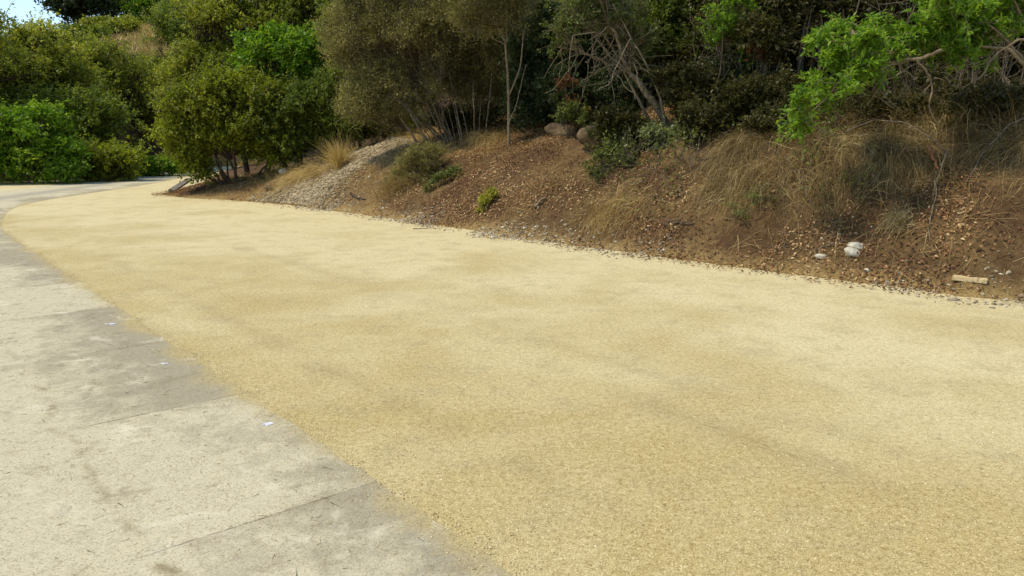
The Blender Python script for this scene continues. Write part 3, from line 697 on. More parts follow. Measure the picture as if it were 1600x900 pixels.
# -- leaning bare trunks
Yl = Yat(1050, 2.9)
def bare(r, base, wood, leaves, lp):
    n = 90
    k = r.integers(0, len(lp), n); i = r.integers(3, 11, n); a = lp[k, i]
    d = unit(r.normal(0, 1, (n, 3)) + [0, -0.4, -0.1]); ln = r.uniform(0.3, 1.1, n)[:, None]
    p = bez(a, a + d * ln * 0.5 + r.normal(0, 0.12, (n, 3)), a + d * ln + [0, 0, -0.12], 7)
    p[:, 1:] += r.normal(0, 0.018, p[:, 1:].shape)
    wood.add(*tubes(p, np.linspace(0.010, 0.003, 7)[None] * r.uniform(0.6, 1.2, n)[:, None], 4))
plant('leaning grey tree with bare tangled branches on the bank', 'tree', 1050, ('e', 2.9), [(905, 25, 40, 30), (960, 30, 45, 30), (930, -20, 60, 35), (985, 70, 30, 22), (870, 60, 25, 22)], 'weed', 'pale_bark', 260, name='leaning_tree', fork=0.5,
      lean=P(985, 115, Yl)[0], bent=0.08, tintbias=-0.15, extra=bare,
      stems=[(px_line([(1040, 200), (1032, 150), (1010, 100), (975, 40), (950, -10)], Yl - .25), 0.026), (px_line([(1020, 200), (990, 140), (960, 80), (920, 20), (880, -20)], Yl + .1), 0.03), (px_line([(1040, 205), (1060, 190), (1050, 150), (1020, 130)], Yl - .1), 0.02),
             (px_line([(985, 60), (960, 110), (955, 130), (925, 145)], Yl - .5), 0.012), (px_line([(930, 50), (895, 55), (890, 90), (888, 120)], Yl - .4), 0.012)],
      **dict(near, sparse=0.9, rt=0.06, L=0.06, Wd=0.028, nsprig=5, twigs=2, R=0.2))

# -- bright sumac overhanging at right
Yu = Yat(1560, 1.9)
def sum_bare(r, base, wood, leaves, lp):
    def add(pts, ra, dy=0.0):
        pl = np.array([P(u, v, Yu + dy - 0.25)[0] for u, v in pts]) - base
        q, _ = resample(pl, 0.05); q = q + r.normal(0, ra * 0.35, q.shape)
        wood.add(*tubes(q[None], np.linspace(ra, ra * 0.4, len(q))[None], 6))
    for dy in (0.0,):
        add([(1470, 80), (1430, 92), (1400, 98), (1375, 108), (1362, 95)], 0.022, dy)
        add([(1405, 98), (1408, 108), (1402, 118), (1392, 122), (1372, 128), (1362, 122)], 0.013)
        add([(1378, 106), (1390, 108), (1395, 118)], 0.009)
        add([(1376, 107), (1380, 125), (1372, 138), (1366, 148), (1352, 168)], 0.009)
        add([(1432, 92), (1445, 108), (1455, 122), (1458, 140), (1450, 165), (1458, 185), (1470, 198)], 0.014)
        add([(1458, 122), (1475, 124), (1478, 132)], 0.009)
        add([(1456, 130), (1445, 142), (1435, 150)], 0.008)
        add([(1412, 110), (1425, 118), (1438, 130)], 0.008)
        add([(1404, 116), (1420, 105), (1436, 98)], 0.008)
        add([(1365, 150), (1376, 154), (1395, 170), (1410, 176)], 0.005)
        add([(1552, 105), (1568, 118), (1580, 138)], 0.010)
        add([(1568, 120), (1584, 130)], 0.006)
        add([(1545, 100), (1535, 118), (1510, 135), (1490, 136)], 0.008)
        add([(1640, 60), (1590, 62), (1550, 90), (1540, 105)], 0.02)
    n = 60
    k = r.integers(0, len(lp), n); i = r.integers(6, 12, n); a = lp[k, i]
    d = unit(r.normal(0, 1, (n, 3)) + [0, -0.3, -0.5]); ln = r.uniform(0.15, 0.5, n)[:, None]
    p = bez(a, a + d * ln * 0.5 + r.normal(0, 0.06, (n, 3)), a + d * ln, 6)
    wood.add(*tubes(p, np.linspace(0.006, 0.002, 6)[None] * np.ones((n, 1)), 4))
Yb = Yat(1650, 3.4)
dyb = Yu - Yb
_sl = [(1275,70,15),(1310,65,15),(1325,50,14),(1350,70,20),(1385,60,12),(1365,48,12),(1300,95,20),(1335,95,25),(1350,110,15),(1265,132,10),(1310,110,18),(1330,130,18),(1280,150,14),(1305,148,18),(1260,155,10),(1250,165,12),(1240,190,13),(1262,195,14),(1245,205,10),(1290,165,14),(1330,145,10),(1365,125,9),(1390,80,10),(1405,83,8),(1440,40,20),(1480,20,25),(1430,55,12),(1470,50,25),(1510,40,30),(1545,25,25),(1580,20,25),(1440,75,12),(1480,80,20),(1510,75,20),(1560,50,18),(1450,85,10),(1510,95,14),(1560,85,10),(1550,100,8),(1500,5,30),(1460,5,20),(1590,-5,25)]
_rs = np.random.default_rng(77)
_sp = [px_line([(1650, 235), (1632, 130), (1575, 78), (1520, 72), (1470, 80)], Yu), px_line([(1470, 80), (1430, 92), (1395, 98), (1362, 95), (1335, 98), (1312, 125), (1290, 155), (1255, 188)], Yu),
       px_line([(1600, 95), (1560, 50), (1520, 20), (1480, -10)], Yu + .1), px_line([(1632, 130), (1610, 60), (1590, 10), (1560, -40)], Yu + .1), px_line([(1470, 80), (1455, 50), (1440, 20)], Yu), px_line([(1335, 98), (1315, 75), (1295, 68)], Yu)]
plant('bright green sumac tree hanging its leafy branches over the bank', 'tree', 1650, ('y', Yu + 0.1),
      [(a, b, c * 1.12, c * 0.95, _rs.normal(0, 0.28)) for a, b, c in _sl],
      'sumac', 'pale_bark', 560, name='sumac_tree', fork=0.0, bent=0.12, limb_r=0.011, attach=True, stems=[(p, ra) for p, ra in zip(_sp, (0.030, 0.020, 0.018, 0.018, 0.012, 0.009))], extra=sum_bare,
      **dict(near, L=0.085, Wd=0.027, nsprig=4, nleaf=9, R=0.10, stem=0.05, up=0.5, droop=0.5, rt=0.07, shell=0.2))
sprig = dict(nsprig=5, nleaf=10, L=0.075, Wd=0.026, R=0.14, stem=0.06, rt=0.016, twigs=2, tw=0.004, fork=0.5)
plant('small bright leafed sapling between the dark wood and the sumac', 'tree', 1150, ('e', 3.2), [(1130, 45, 28, 18), (1165, 20, 40, 22), (1185, 75, 25, 18), (1120, 70, 12, 8)], 'sumac', 'bark', 130, name='sapling', tintbias=-0.1, **sprig)

# -- smaller plants on the bank
und = dict(nsprig=6, nleaf=8, L=0.05, Wd=0.028, R=0.12, stem=0.07, rt=0.012, twigs=2, tw=0.003, fork=0.0, part=('branches', 'foliage'), shell=0.2, floor=0.01, name='bush')
plant('dusty pale green leafy bush under the leaning tree', 'bush', 1055, ('e', 2.4), [(1030, 213, 22, 14), (1075, 215, 28, 17), (1055, 228, 35, 12)], 'palegreen', 'bark', 110, **dict(und, L=0.06, Wd=0.04))
plant('dark green bush beside the larger brown boulder', 'bush', 970, ('e', 2.5), [(965, 210, 32, 22), (990, 232, 28, 18), (945, 240, 22, 14)], 'weed', 'bark', 150, tintbias=-0.28, **und)
plant('thin green bush low on the bank below the boulders', 'bush', 960, ('e', 1.6), [(940, 275, 26, 14), (975, 262, 24, 14)], 'weed', 'bark', 70, tintbias=-0.22, **und)
plant('green weedy stems tangled in the dry grass mound', 'weeds', 1190, ('e', 0.9), [(1165, 335, 34, 20), (1195, 310, 28, 20), (1220, 312, 20, 8)], 'weed', 'bark', 30, tintbias=-0.02, **dict(und, L=0.04, Wd=0.014))
plant('lime yellow low plant at the foot of the bare soil', 'weeds', 757, ('e', 0.45), [(757, 329, 13, 6), (768, 324, 8, 4)], 'lime', 'bark', 40, shoots=0, **dict(und, R=0.05, L=0.04, Wd=0.02))
plant('low green ground plant under the thicket stems', 'weeds', 695, ('e', 1.0), [(690, 300, 22, 10), (712, 298, 12, 7)], 'weed', 'bark', 32, shoots=0.1, **dict(und, R=0.08))
plant('olive feathery bush at the right of the gravel slide', 'bush', 645, ('e', 1.0), [(650, 262, 28, 26), (630, 290, 26, 22), (672, 245, 22, 22)], 'sage', 'bark', 240, **dict(und, L=0.05, Wd=0.010, nsprig=9, twigs=5, R=0.14))
plant('red brown dead shoot hanging below the dark blue green oak', 'shoot', 890, ('e', 2.7), [(885, 135, 12, 14), (893, 165, 14, 12), (915, 178, 10, 10), (905, 190, 14, 6)], 'rust', 'bark', 60, sparse=0.45, **dict(und, L=0.055, Wd=0.022))
plant('rusty dead leaved branch left of the bright sumac', 'shoot', 1190, ('e', 3.2), [(1180, 75, 22, 12), (1200, 82, 14, 14)], 'rust', 'bark', 55, sparse=0.35, **dict(und, L=0.055, Wd=0.022))
plant('green yellow leafy bush over the smaller brown boulder', 'bush', 900, ('e', 2.7), [(905, 180, 18, 12), (880, 182, 10, 10)], 'weed', 'bark', 55, **und)
plant('shaded leafy bush behind the dry grass at the right', 'bush', 1520, ('e', 4.2), [(1500, 145, 60, 25), (1570, 155, 50, 28), (1440, 140, 40, 25)], 'shade_oak', 'bark', 120, **dict(und, R=0.16))
plant('shaded leafy bush below the hanging sumac branch', 'bush', 1285, ('e', 3.3), [(1290, 180, 50, 28), (1340, 190, 40, 25), (1240, 185, 35, 25)], 'shade_oak', 'bark', 300, **dict(und, R=0.16))

# crowded thin stems in the shade of the wood
def thin_stems(label, u0, u1, e0, e1, n, v_top, seed, mat='bark', ra=0.014, leafy=90, lm='shade_oak'):
    r = np.random.default_rng(seed)
    uc = (u0 + u1) / 2; Yc = Yat(uc, (e0 + e1) / 2); c, _ = P(uc, 200, Yc); base = np.array([c[0], Yc, float(H(c[0], Yc))])
    root = empty('understorey_shrub', base); tag(root, label, 'shrub', 'thin stemmed shrubs in the shade of the wood')
    wood = Bag(); lv = Bag(); u = r.uniform(u0, u1, n); Yv = Yc + r.normal(0, 0.5, n)
    bx = (u - 800) / F * Yv / CP * 0.97; b0 = np.stack([bx, Yv, H(bx, Yv) - 0.1], -1) - base
    hgt = (250 - v_top) / F * Yc * r.uniform(0.7, 1.3, n)
    top = b0 + np.stack([r.normal(0, 0.22, n) * hgt, r.normal(0, 0.2, n) * hgt, hgt], -1)
    p = bez(b0, (b0 + top) / 2 + r.normal(0, 0.10, (n, 3)) * hgt[:, None], top, 12); p[:, 1:] += r.normal(0, 0.012, p[:, 1:].shape)
    wood.add(*tubes(p, np.linspace(1, 0.4, 12)[None] * (ra * r.uniform(0.5, 1.4, n))[:, None], 5))
    m = n * 5; k = r.integers(0, n, m); i = r.integers(3, 12, m); a = p[k, i]
    d = unit(r.normal(0, 1, (m, 3)) + [0, 0, 0.35]); ln = r.uniform(0.2, 0.8, m)[:, None]
    q = bez(a, a + d * ln * 0.5 + r.normal(0, 0.08, (m, 3)), a + d * ln, 6); q[:, 1:] += r.normal(0, 0.01, q[:, 1:].shape)
    wood.add(*tubes(q, np.linspace(0.0055, 0.002, 6)[None] * np.ones((m, 1)), 4))
    sel = r.random(m) < leafy / 100.0; C = q[sel, -1]; N = len(C) * 26
    c = np.repeat(C, 26, 0) + r.normal(0, 0.11, (N, 3)); aa = unit(r.normal(0, 1, (N, 3))); nn = unit(r.normal(0, 0.5, (N, 3)) + [0, 0, 1]); sz = r.uniform(0.6, 1.2, N)
    v, f = leaf_quads(c, aa, nn, 0.07 * sz, 0.036 * sz); lv.add(v, f, np.repeat(np.clip(r.normal(0.5, 0.2, N), 0, 1), 4))
    wood.build('stems', M[mat], root, True); lv.build('foliage', M[lm], root)
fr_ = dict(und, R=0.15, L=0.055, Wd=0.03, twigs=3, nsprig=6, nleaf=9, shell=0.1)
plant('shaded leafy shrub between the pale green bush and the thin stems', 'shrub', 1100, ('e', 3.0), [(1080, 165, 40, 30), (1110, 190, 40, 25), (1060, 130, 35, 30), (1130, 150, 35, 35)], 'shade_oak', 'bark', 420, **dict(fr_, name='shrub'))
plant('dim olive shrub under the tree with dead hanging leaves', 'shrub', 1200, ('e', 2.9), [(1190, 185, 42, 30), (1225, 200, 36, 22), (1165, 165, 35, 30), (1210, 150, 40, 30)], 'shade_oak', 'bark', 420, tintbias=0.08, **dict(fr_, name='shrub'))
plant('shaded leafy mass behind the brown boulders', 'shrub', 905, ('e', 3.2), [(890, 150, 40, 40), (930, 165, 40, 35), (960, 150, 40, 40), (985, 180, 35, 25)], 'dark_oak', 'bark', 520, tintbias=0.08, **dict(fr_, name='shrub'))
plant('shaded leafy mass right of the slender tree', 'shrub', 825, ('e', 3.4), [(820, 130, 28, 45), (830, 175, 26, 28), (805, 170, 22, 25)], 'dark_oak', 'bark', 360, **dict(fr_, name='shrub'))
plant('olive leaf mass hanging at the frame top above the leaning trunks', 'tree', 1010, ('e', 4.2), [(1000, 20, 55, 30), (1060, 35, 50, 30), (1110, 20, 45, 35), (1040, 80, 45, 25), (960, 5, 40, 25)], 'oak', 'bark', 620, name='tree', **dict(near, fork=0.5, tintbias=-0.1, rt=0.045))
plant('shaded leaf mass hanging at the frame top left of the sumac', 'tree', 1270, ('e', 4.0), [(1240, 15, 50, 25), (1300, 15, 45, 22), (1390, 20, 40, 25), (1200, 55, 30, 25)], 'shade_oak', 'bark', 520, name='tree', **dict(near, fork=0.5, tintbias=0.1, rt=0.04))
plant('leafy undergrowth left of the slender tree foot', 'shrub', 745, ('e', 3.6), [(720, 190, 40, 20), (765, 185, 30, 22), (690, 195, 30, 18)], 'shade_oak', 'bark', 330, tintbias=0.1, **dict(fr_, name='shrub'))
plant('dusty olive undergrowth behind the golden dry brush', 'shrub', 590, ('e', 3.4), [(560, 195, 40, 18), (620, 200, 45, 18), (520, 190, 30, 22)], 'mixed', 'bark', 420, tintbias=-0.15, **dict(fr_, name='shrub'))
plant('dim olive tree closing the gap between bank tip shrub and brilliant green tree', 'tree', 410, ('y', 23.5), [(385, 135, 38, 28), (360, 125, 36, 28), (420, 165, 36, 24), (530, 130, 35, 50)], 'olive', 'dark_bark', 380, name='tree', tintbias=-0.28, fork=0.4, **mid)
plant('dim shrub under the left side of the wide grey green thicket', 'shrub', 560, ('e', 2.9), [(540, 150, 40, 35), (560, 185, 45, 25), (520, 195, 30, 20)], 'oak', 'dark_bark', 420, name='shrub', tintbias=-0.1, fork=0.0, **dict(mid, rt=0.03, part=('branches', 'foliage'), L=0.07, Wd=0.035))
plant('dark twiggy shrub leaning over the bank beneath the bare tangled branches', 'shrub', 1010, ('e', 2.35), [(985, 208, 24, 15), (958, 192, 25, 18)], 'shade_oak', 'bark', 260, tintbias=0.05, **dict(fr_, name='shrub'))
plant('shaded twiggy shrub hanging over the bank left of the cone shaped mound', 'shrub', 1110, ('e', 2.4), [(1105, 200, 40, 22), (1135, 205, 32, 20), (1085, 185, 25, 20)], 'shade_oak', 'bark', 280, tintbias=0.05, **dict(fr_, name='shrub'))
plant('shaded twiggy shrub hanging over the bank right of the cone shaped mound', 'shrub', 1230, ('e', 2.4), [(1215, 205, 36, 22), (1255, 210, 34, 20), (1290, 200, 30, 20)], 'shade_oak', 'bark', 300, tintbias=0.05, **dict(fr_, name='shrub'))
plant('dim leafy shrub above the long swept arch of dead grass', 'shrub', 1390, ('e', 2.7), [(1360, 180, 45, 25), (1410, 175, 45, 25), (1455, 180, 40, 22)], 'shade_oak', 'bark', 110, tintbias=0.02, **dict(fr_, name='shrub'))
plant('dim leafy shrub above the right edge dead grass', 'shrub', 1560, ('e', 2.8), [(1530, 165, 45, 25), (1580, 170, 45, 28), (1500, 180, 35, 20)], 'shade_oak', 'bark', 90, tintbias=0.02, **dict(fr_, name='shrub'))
thin_stems('low tangle of brown twigs below the dark green bush', 930, 1010, 1.3, 1.9, 16, 225, 121, ra=0.006, leafy=35, lm='weed')
thin_stems('low tangle of brown twigs left of the cone shaped mound', 1010, 1100, 1.1, 1.9, 20, 235, 122, ra=0.006, leafy=22, lm='weed')
thin_stems('low tangle of brown twigs between the dead grass mounds', 1215, 1310, 1.1, 1.9, 20, 250, 123, ra=0.006, leafy=14, lm='weed')
thin_stems('bundle of thin upright stems right of the leaning tree', 1075, 1125, 3.2, 4.0, 16, 100, 101)
thin_stems('dark stems standing under the tree with dead hanging leaves', 1195, 1260, 3.4, 4.6, 12, 40, 102, ra=0.024)
thin_stems('tangle of shaded twigs behind the boulders', 880, 960, 3.6, 5.0, 18, 80, 103, lm='dark_oak')
thin_stems('tangle of shaded twigs under the hanging sumac branch', 1290, 1420, 3.4, 4.8, 22, 90, 104, ra=0.010, leafy=40)
thin_stems('tangle of shaded twigs under the upper sumac crown', 1440, 1600, 3.2, 4.6, 26, 90, 105, ra=0.010, leafy=40)
thin_stems('shaded shrub filling the gap behind the grey green thicket', 640, 780, 4.5, 6.5, 34, 110, 106, leafy=95, lm='oak')
thin_stems('shaded shrub filling the gap right of the slender tree', 800, 880, 4.5, 6.0, 24, 100, 107, leafy=95, lm='dark_oak')
thin_stems('shaded shrub between the dark thicket and the fountain tuft', 500, 600, 3.0, 4.4, 24, 160, 108, leafy=70, lm='oak', ra=0.010)

# ------------------------------------------------------------------ grass, litter, stones
def blades(root, d, L, wd, droop, k=5, r=rng):
    """arching ribbons: root (n,3), d unit (n,3)"""
    n = len(root); t = np.linspace(0, 1, k)[None, :, None]
    p = root[:, None] + d[:, None] * L[:, None, None] * t + np.array([0, 0, -1.0]) * (droop * L)[:, None, None] * t ** 2
    p = p + np.cumsum(r.normal(0, 0.03, (n, k, 3)), 1) * L[:, None, None] * t ** 0.5
    side = unit(np.cross(d, r.normal(0, 1, (n, 3))))[:, None]
    w = wd[:, None, None] * (1 - 0.85 * t) * 0.5
    v = np.stack([p - side * w, p + side * w], 2).reshape(-1, 3)
    i = np.arange(n)[:, None] * 2 * k + np.arange(k - 1)[None] * 2
    f = np.stack([i, i + 1, i + 3, i + 2], -1).reshape(-1, 4)
    return v, f, 2 * k

def clamp_to_bank(v, up=0.012):
    v[:, 2] = np.maximum(v[:, 2], H(v[:, 0], v[:, 1]) + up); return v

def bank_normal(x, y):
    h = 0.05; z = H(x, y)
    n = np.stack([-(H(x + h, y) - z) / h, -(H(x, y + h) - z) / h, np.ones_like(z)], -1)
    return unit(n)

def litter():
    n = 170000
    s = rng.uniform(-1.5, LEN + 1.5, n); e = rng.random(n) ** 1.3 * 6.0 - 0.45
    x, y = from_se(s, e)
    dens = np.clip(0.5 + 2.6 * fbm(x * 1.4, y * 1.4, 51), 0.02, 1) * np.interp(s, [0, 3, 6, 9, 12], [0.9, 0.5, 0.35, 0.8, 1])
    dens = dens * np.interp(e, [-0.45, -0.08, 0.1], [0.03, 0.35, 1])
    k = rng.random(n) < dens
    s, e, x, y = s[k], e[k], x[k], y[k]; n = len(s)
    z = H(x, y); nn = unit(bank_normal(x, y) + rng.normal(0, 0.35, (n, 3)))
    a = unit(np.cross(nn, rng.normal(0, 1, (n, 3)))); sz = rng.uniform(0.5, 1.25, n)
    v, f = leaf_quads(np.stack([x, y, z + rng.uniform(0.006, 0.045, n)], -1), a, nn, 0.050 * sz, 0.022 * sz, 0.3)
    tint = np.clip(0.42 + 1.1 * fbm(x * 2, y * 2, 57) + rng.normal(0, 0.24, n), 0, 1)
    tag(np_mesh('leaf_litter', clamp_to_bank(v, 0.004), f, M['litter'], attrs={'tint': np.repeat(tint, 4)}), 'red brown fallen leaves strewn over the bank', 'leaf litter', kind='stuff')
litter()

def straw():
    n = 42000
    s = rng.uniform(-1.5, LEN + 1.5, n); e = rng.random(n) ** 1.1 * 5.5 + 0.05
    x, y = from_se(s, e)
    dens = np.clip(0.5 + 2.2 * fbm(x * 0.55, y * 0.55, 61), 0, 1) * np.interp(s, [0, 2.5, 4, 6.5, 8, 9.5, 12, 14, 20], [0.3, 0.7, 1.2, 1.2, 0.7, 0.35, 0.5, 1, 1]) * np.interp(e, [0, 0.5, 1.2], [0.25, 0.5, 1])
    # leave the gravel slide bare
    gs = np.clip(1 - np.abs(s - 5.7 - 0.08 * e) / 1.1, 0, 1); dens = dens * (1 - 0.95 * (gs > 0) * (e < 3.2))
    k = rng.random(n) < dens; s, e, x, y = s[k], e[k], x[k], y[k]; n = len(s)
    down = np.array([-NX[0], -NX[1], -0.55])
    d = unit(down * rng.uniform(-0.2, 1, (n, 1)) + rng.normal(0, 0.7, (n, 3)) + [0, 0, 0.25])
    L = rng.uniform(0.12, 0.55, n)
    v, f, m = blades(np.stack([x, y, H(x, y)], -1), d, L, rng.uniform(0.004, 0.009, n), rng.uniform(0.1, 0.5, n))
    tint = np.clip(rng.normal(0.45, 0.22, n) + np.interp(s, [2, 5, 8, 10], [0.1, 0.25, 0.1, -0.08]), 0, 1)
    tag(np_mesh('dry_grass', clamp_to_bank(v, 0.008), f, M['straw'], attrs={'tint': np.repeat(tint, m)}), 'thin dry straw lying over the bank', 'dry grass', kind='stuff')
straw()

ICO_V = None
def ico():
    import bmesh
    b = bmesh.new(); bmesh.ops.create_icosphere(b, subdivisions=1, radius=1)
    b.verts.ensure_lookup_table()
    v = np.array([p.co[:] for p in b.verts]); f = np.array([[q.index for q in c.verts] for c in b.faces]); b.free()
    return v, f
IV, IF_ = ico()
def pebbles(name, x, y, z, size, mat, label, cat, tint=None):
    n = len(x)
    v = IV[None] * (1 + rng.normal(0, 0.16, (n, len(IV), 1)))
    v = v * rng.uniform(0.6, 1.2, (n, 1, 3)) * np.array([1, 1, 0.7]) * size[:, None, None]
    th = rng.uniform(0, 6.28, n); c, s = np.cos(th)[:, None], np.sin(th)[:, None]
    v = np.stack([v[..., 0] * c - v[..., 1] * s, v[..., 0] * s + v[..., 1] * c, v[..., 2]], -1) + np.stack([x, y, z], -1)[:, None]
    f = (IF_[None] + (np.arange(n) * len(IV))[:, None, None]).reshape(-1, 3)
    t = np.clip(rng.normal(0.5, 0.22, n), 0, 1) if tint is None else tint
    tag(np_mesh(name, v.reshape(-1, 3), f, mat, attrs={'tint': np.repeat(t, len(IV))}), label, cat, kind='stuff')

def foot_stones():
    n = 22000
    s = rng.uniform(3, LEN + 1.5, n); e = rng.normal(0.02, 0.22, n)
    x, y = from_se(s, e)
    dens = np.clip(0.12 + 2.6 * fbm(s * 1.1, e * 1.1, 71), 0, 1) * np.interp(s, [3, 8, 11, 19, 20.5], [0.3, 0.5, 1, 1, 0.55])
    k = rng.random(n) < dens; x, y = x[k], y[k]; n = len(x)
    pebbles('loose_stones', x, y, H(x, y) + 0.002, rng.gamma(2.2, 0.0052, n) + 0.005, M['pebble'], 'grey loose stones along the foot of the bank', 'stones')
foot_stones()
def slide():
    n = 38000
    e = rng.uniform(0.05, 3.3, n); s = 5.7 + 0.08 * e + rng.normal(0, 0.62, n) * np.interp(e, [0, 1.5, 3.2], [1.2, 1, 0.8])
    x, y = from_se(s, e)
    pebbles('gravel_slide', x, y, H(x, y) + 0.004, rng.gamma(2.2, 0.0065, n) + 0.007, M['tanpebble'], 'pale loose gravel sliding down the left of the bank', 'gravel')
slide()
def lot_grit():
    # loose grains thrown over the lot and the road edge, coarser than the packed surface
    n = 26000
    y = 2.2 + 7.0 * rng.random(n) ** 1.6; x = rng.uniform(-0.75, 0.75, n) * y
    d = ((x[:, None] - RQ[None, ::6, 0]) ** 2 + (y[:, None] - RQ[None, ::6, 1]) ** 2)
    j = d.argmin(1) * 6
    side = (x - RQ[j, 0]) * RN[j, 0] + (y - RQ[j, 1]) * RN[j, 1]
    _, e = to_se(x, y)
    k = (e < 0) & ((side < 0.02) | (rng.random(n) < 0.5 * np.exp(-np.maximum(side, 0) / 0.18)))
    x, y, side = x[k], y[k], side[k]; n = len(x)
    z = np.where(side > -0.03, 0.004, 0.0) + 0.001
    pebbles('loose_gravel', x, y, z, rng.uniform(0.0022, 0.0052, n), M['goldgrain'], 'fine golden grains loose on the lot', 'gravel')
M['goldgrain'] = plain_mat('golden grains', [(0.0, (0.34, 0.24, 0.09)), (0.5, (0.60, 0.47, 0.21)), (1.0, (0.84, 0.74, 0.46))], 10, attr=True, bump=0)
lot_grit()

def clippings():
    n = 5500
    i = rng.integers(60, 175, n); off = rng.uniform(0.02, 2.9, n)
    p = RQ[i] + RN[i] * off[:, None] + rng.normal(0, 0.08, (n, 2)); n = len(p)
    d = unit(np.concatenate([rng.normal(0, 1, (n, 2)), np.full((n, 1), 0.03)], 1))
    v, f, m = blades(np.concatenate([p, np.full((n, 1), 0.009)], 1), d, rng.gamma(2, 0.012, n) + 0.006, rng.uniform(0.0015, 0.0035, n), np.zeros(n), 4)
    v[:, 2] = np.clip(v[:, 2], 0.0065, 0.03)
    tag(np_mesh('grass_clippings', v, f, M['duststraw'], attrs={'tint': np.repeat(np.clip(rng.normal(0.30, 0.28, n), 0, 1), m)}), 'dry brown clippings scattered over the concrete road', 'clippings', kind='stuff')
clippings()

def edge_grit():
    n = 5200
    i = rng.integers(55, 190, n); off = rng.normal(-0.02, 0.035, n) + (rng.random(n) < 0.3) * rng.exponential(0.10, n)
    p = RQ[i] + RN[i] * off[:, None] + (RQ[i + 1] - RQ[i]) * rng.random((n, 1)); w = fbm(p[:, 0] * 2, p[:, 1] * 2, 91) > -0.12
    p = p[w]; n = len(p)
    pebbles('edge_grit', p[:, 0], p[:, 1], np.full(n, 0.006), rng.uniform(0.0015, 0.0042, n), M['goldgrain'], 'golden grains spilled along the slab edge', 'gravel', tint=np.clip(rng.normal(0.62, 0.2, n), 0, 1))
edge_grit()

def mound(name, label, cat, roots, dirs, L, wd, droop, mat, tb=0.0, seed=1):
    r = np.random.default_rng(seed); n = len(roots)
    base = roots.mean(0); base[2] = float(H(base[0], base[1]))
    v, f, m = blades(roots, dirs, L, wd, droop, 7, r)
    v = clamp_to_bank(v, 0.01) - base
    t = np.clip(0.45 + tb + 1.1 * fbm(roots[:, 0] * 5, roots[:, 1] * 5, seed) + r.normal(0, 0.24, n), 0, 1)
    o = np_mesh(name, v, f, mat, attrs={'tint': np.repeat(t, m)}); o.location = base
    return tag(o, label, cat)

def arch(label, p0, p1, fan, n, L, rise, mat, seed, tb=0.0, droop=(0.6, 1.4), name='dead_grass_mound', spread=0.12, hgt=0.25):
    """dead grass whose roots run from p0 to p1 (photo pixels on the bank) and whose blades are combed in direction fan (world)"""
    r = np.random.default_rng(seed); n = int(n * 1.7)
    a, b = on_ground([p0[0], p1[0]], [p0[1], p1[1]])
    t = r.random(n)[:, None]
    q = a * (1 - t) + b * t + r.normal(0, spread, (n, 3)) * [1, 1, 0]
    q[:, 2] = H(q[:, 0], q[:, 1]) + np.sin(t[:, 0] * np.pi) * hgt * r.random(n)
    w = np.stack([fbm(q[:, 0] * 4, q[:, 1] * 4, seed + i) for i in range(3)], -1) * 2.2
    w = w + (r.random((n, 1)) < 0.40) * r.normal(0, 1.0, (n, 3))
    d = unit(np.asarray(fan) + w + r.normal(0, 0.26, (n, 3)) + [0, 0, rise])
    return mound(name, label, 'dry grass', q, d, r.uniform(0.4, 1, n) * L, r.uniform(0.003, 0.0075, n), r.uniform(*droop, n), mat, tb, seed)

DOWN = np.array([-NX[0], -NX[1], 0]); RT = np.array([AX[0], AX[1], 0])
arch('cone shaped mound of dead grass draped down the middle of the bank', (1140, 240), (1165, 242), DOWN * 0.9, 1300, 0.85, 0.25, M['duststraw'], 3, 0.0, spread=0.13)
arch('dead grass skirt spread left of the cone shaped mound', (1110, 290), (1190, 290), DOWN * 0.9 - RT * 0.2, 600, 0.5, 0.2, M['duststraw'], 4, spread=0.2)
arch('long swept arch of dead grass on the right of the bank', (1300, 228), (1410, 236), RT * 0.9 + DOWN * 0.45, 1500, 1.0, 0.35, M['duststraw'], 5, 0.08, spread=0.18, hgt=0.18)
arch('matted dead grass hanging under the swept arch', (1340, 250), (1460, 275), DOWN * 0.9, 1100, 0.42, 0.2, M['duststraw'], 6, 0.0, spread=0.18)
arch('swept dead grass clump at the right picture edge', (1640, 215), (1570, 240), -RT * 0.5 + DOWN * 0.8, 1200, 0.8, 0.3, M['duststraw'], 7, 0.03, spread=0.2, hgt=0.18)
arch('small dead grass fan beside the pale stones', (1395, 352), (1420, 350), -RT * 0.7 + DOWN * 0.5, 260, 0.36, 0.35, M['duststraw'], 8, 0.2, spread=0.05, hgt=0.08)
arch('tangled dry grass between the two dead grass mounds', (1230, 265), (1330, 300), DOWN * 0.7 + RT * 0.2, 900, 0.6, 0.2, M['duststraw'], 9, -0.1, spread=0.3)
arch('dry grass hanging from the thicket foot left of the slender tree', (735, 222), (790, 215), DOWN * 0.9, 700, 0.8, 0.15, M['straw'], 10, -0.05, spread=0.15)
arch('orange straw patch below the boulders', (930, 340), (990, 335), DOWN * 0.7 - RT * 0.3, 500, 0.5, 0.25, M['straw'], 11, 0.0, spread=0.2)
arch('pale straw ribs left of the gravel slide', (450, 285), (510, 270), DOWN * 0.8 - RT * 0.2, 900, 0.7, 0.25, M['straw'], 12, 0.15, spread=0.25)
arch('golden dry brush behind the fountain tuft', (545, 232), (670, 228), DOWN * 0.3, 2200, 0.95, 0.9, M['straw'], 13, 0.1, droop=(0.2, 0.8), spread=0.4)
arch('golden feathery grass right of the gravel slide', (610, 300), (660, 275), DOWN * 0.3, 1000, 0.55, 0.8, M['straw'], 14, -0.1, droop=(0.2, 0.7), spread=0.2)
arch('dark dry grass wall under the sumac branches', (1350, 208), (1640, 208), DOWN * 0.5, 3600, 1.15, 1.1, M['duststraw'], 15, -0.05, droop=(0.4, 1.2), spread=0.4)
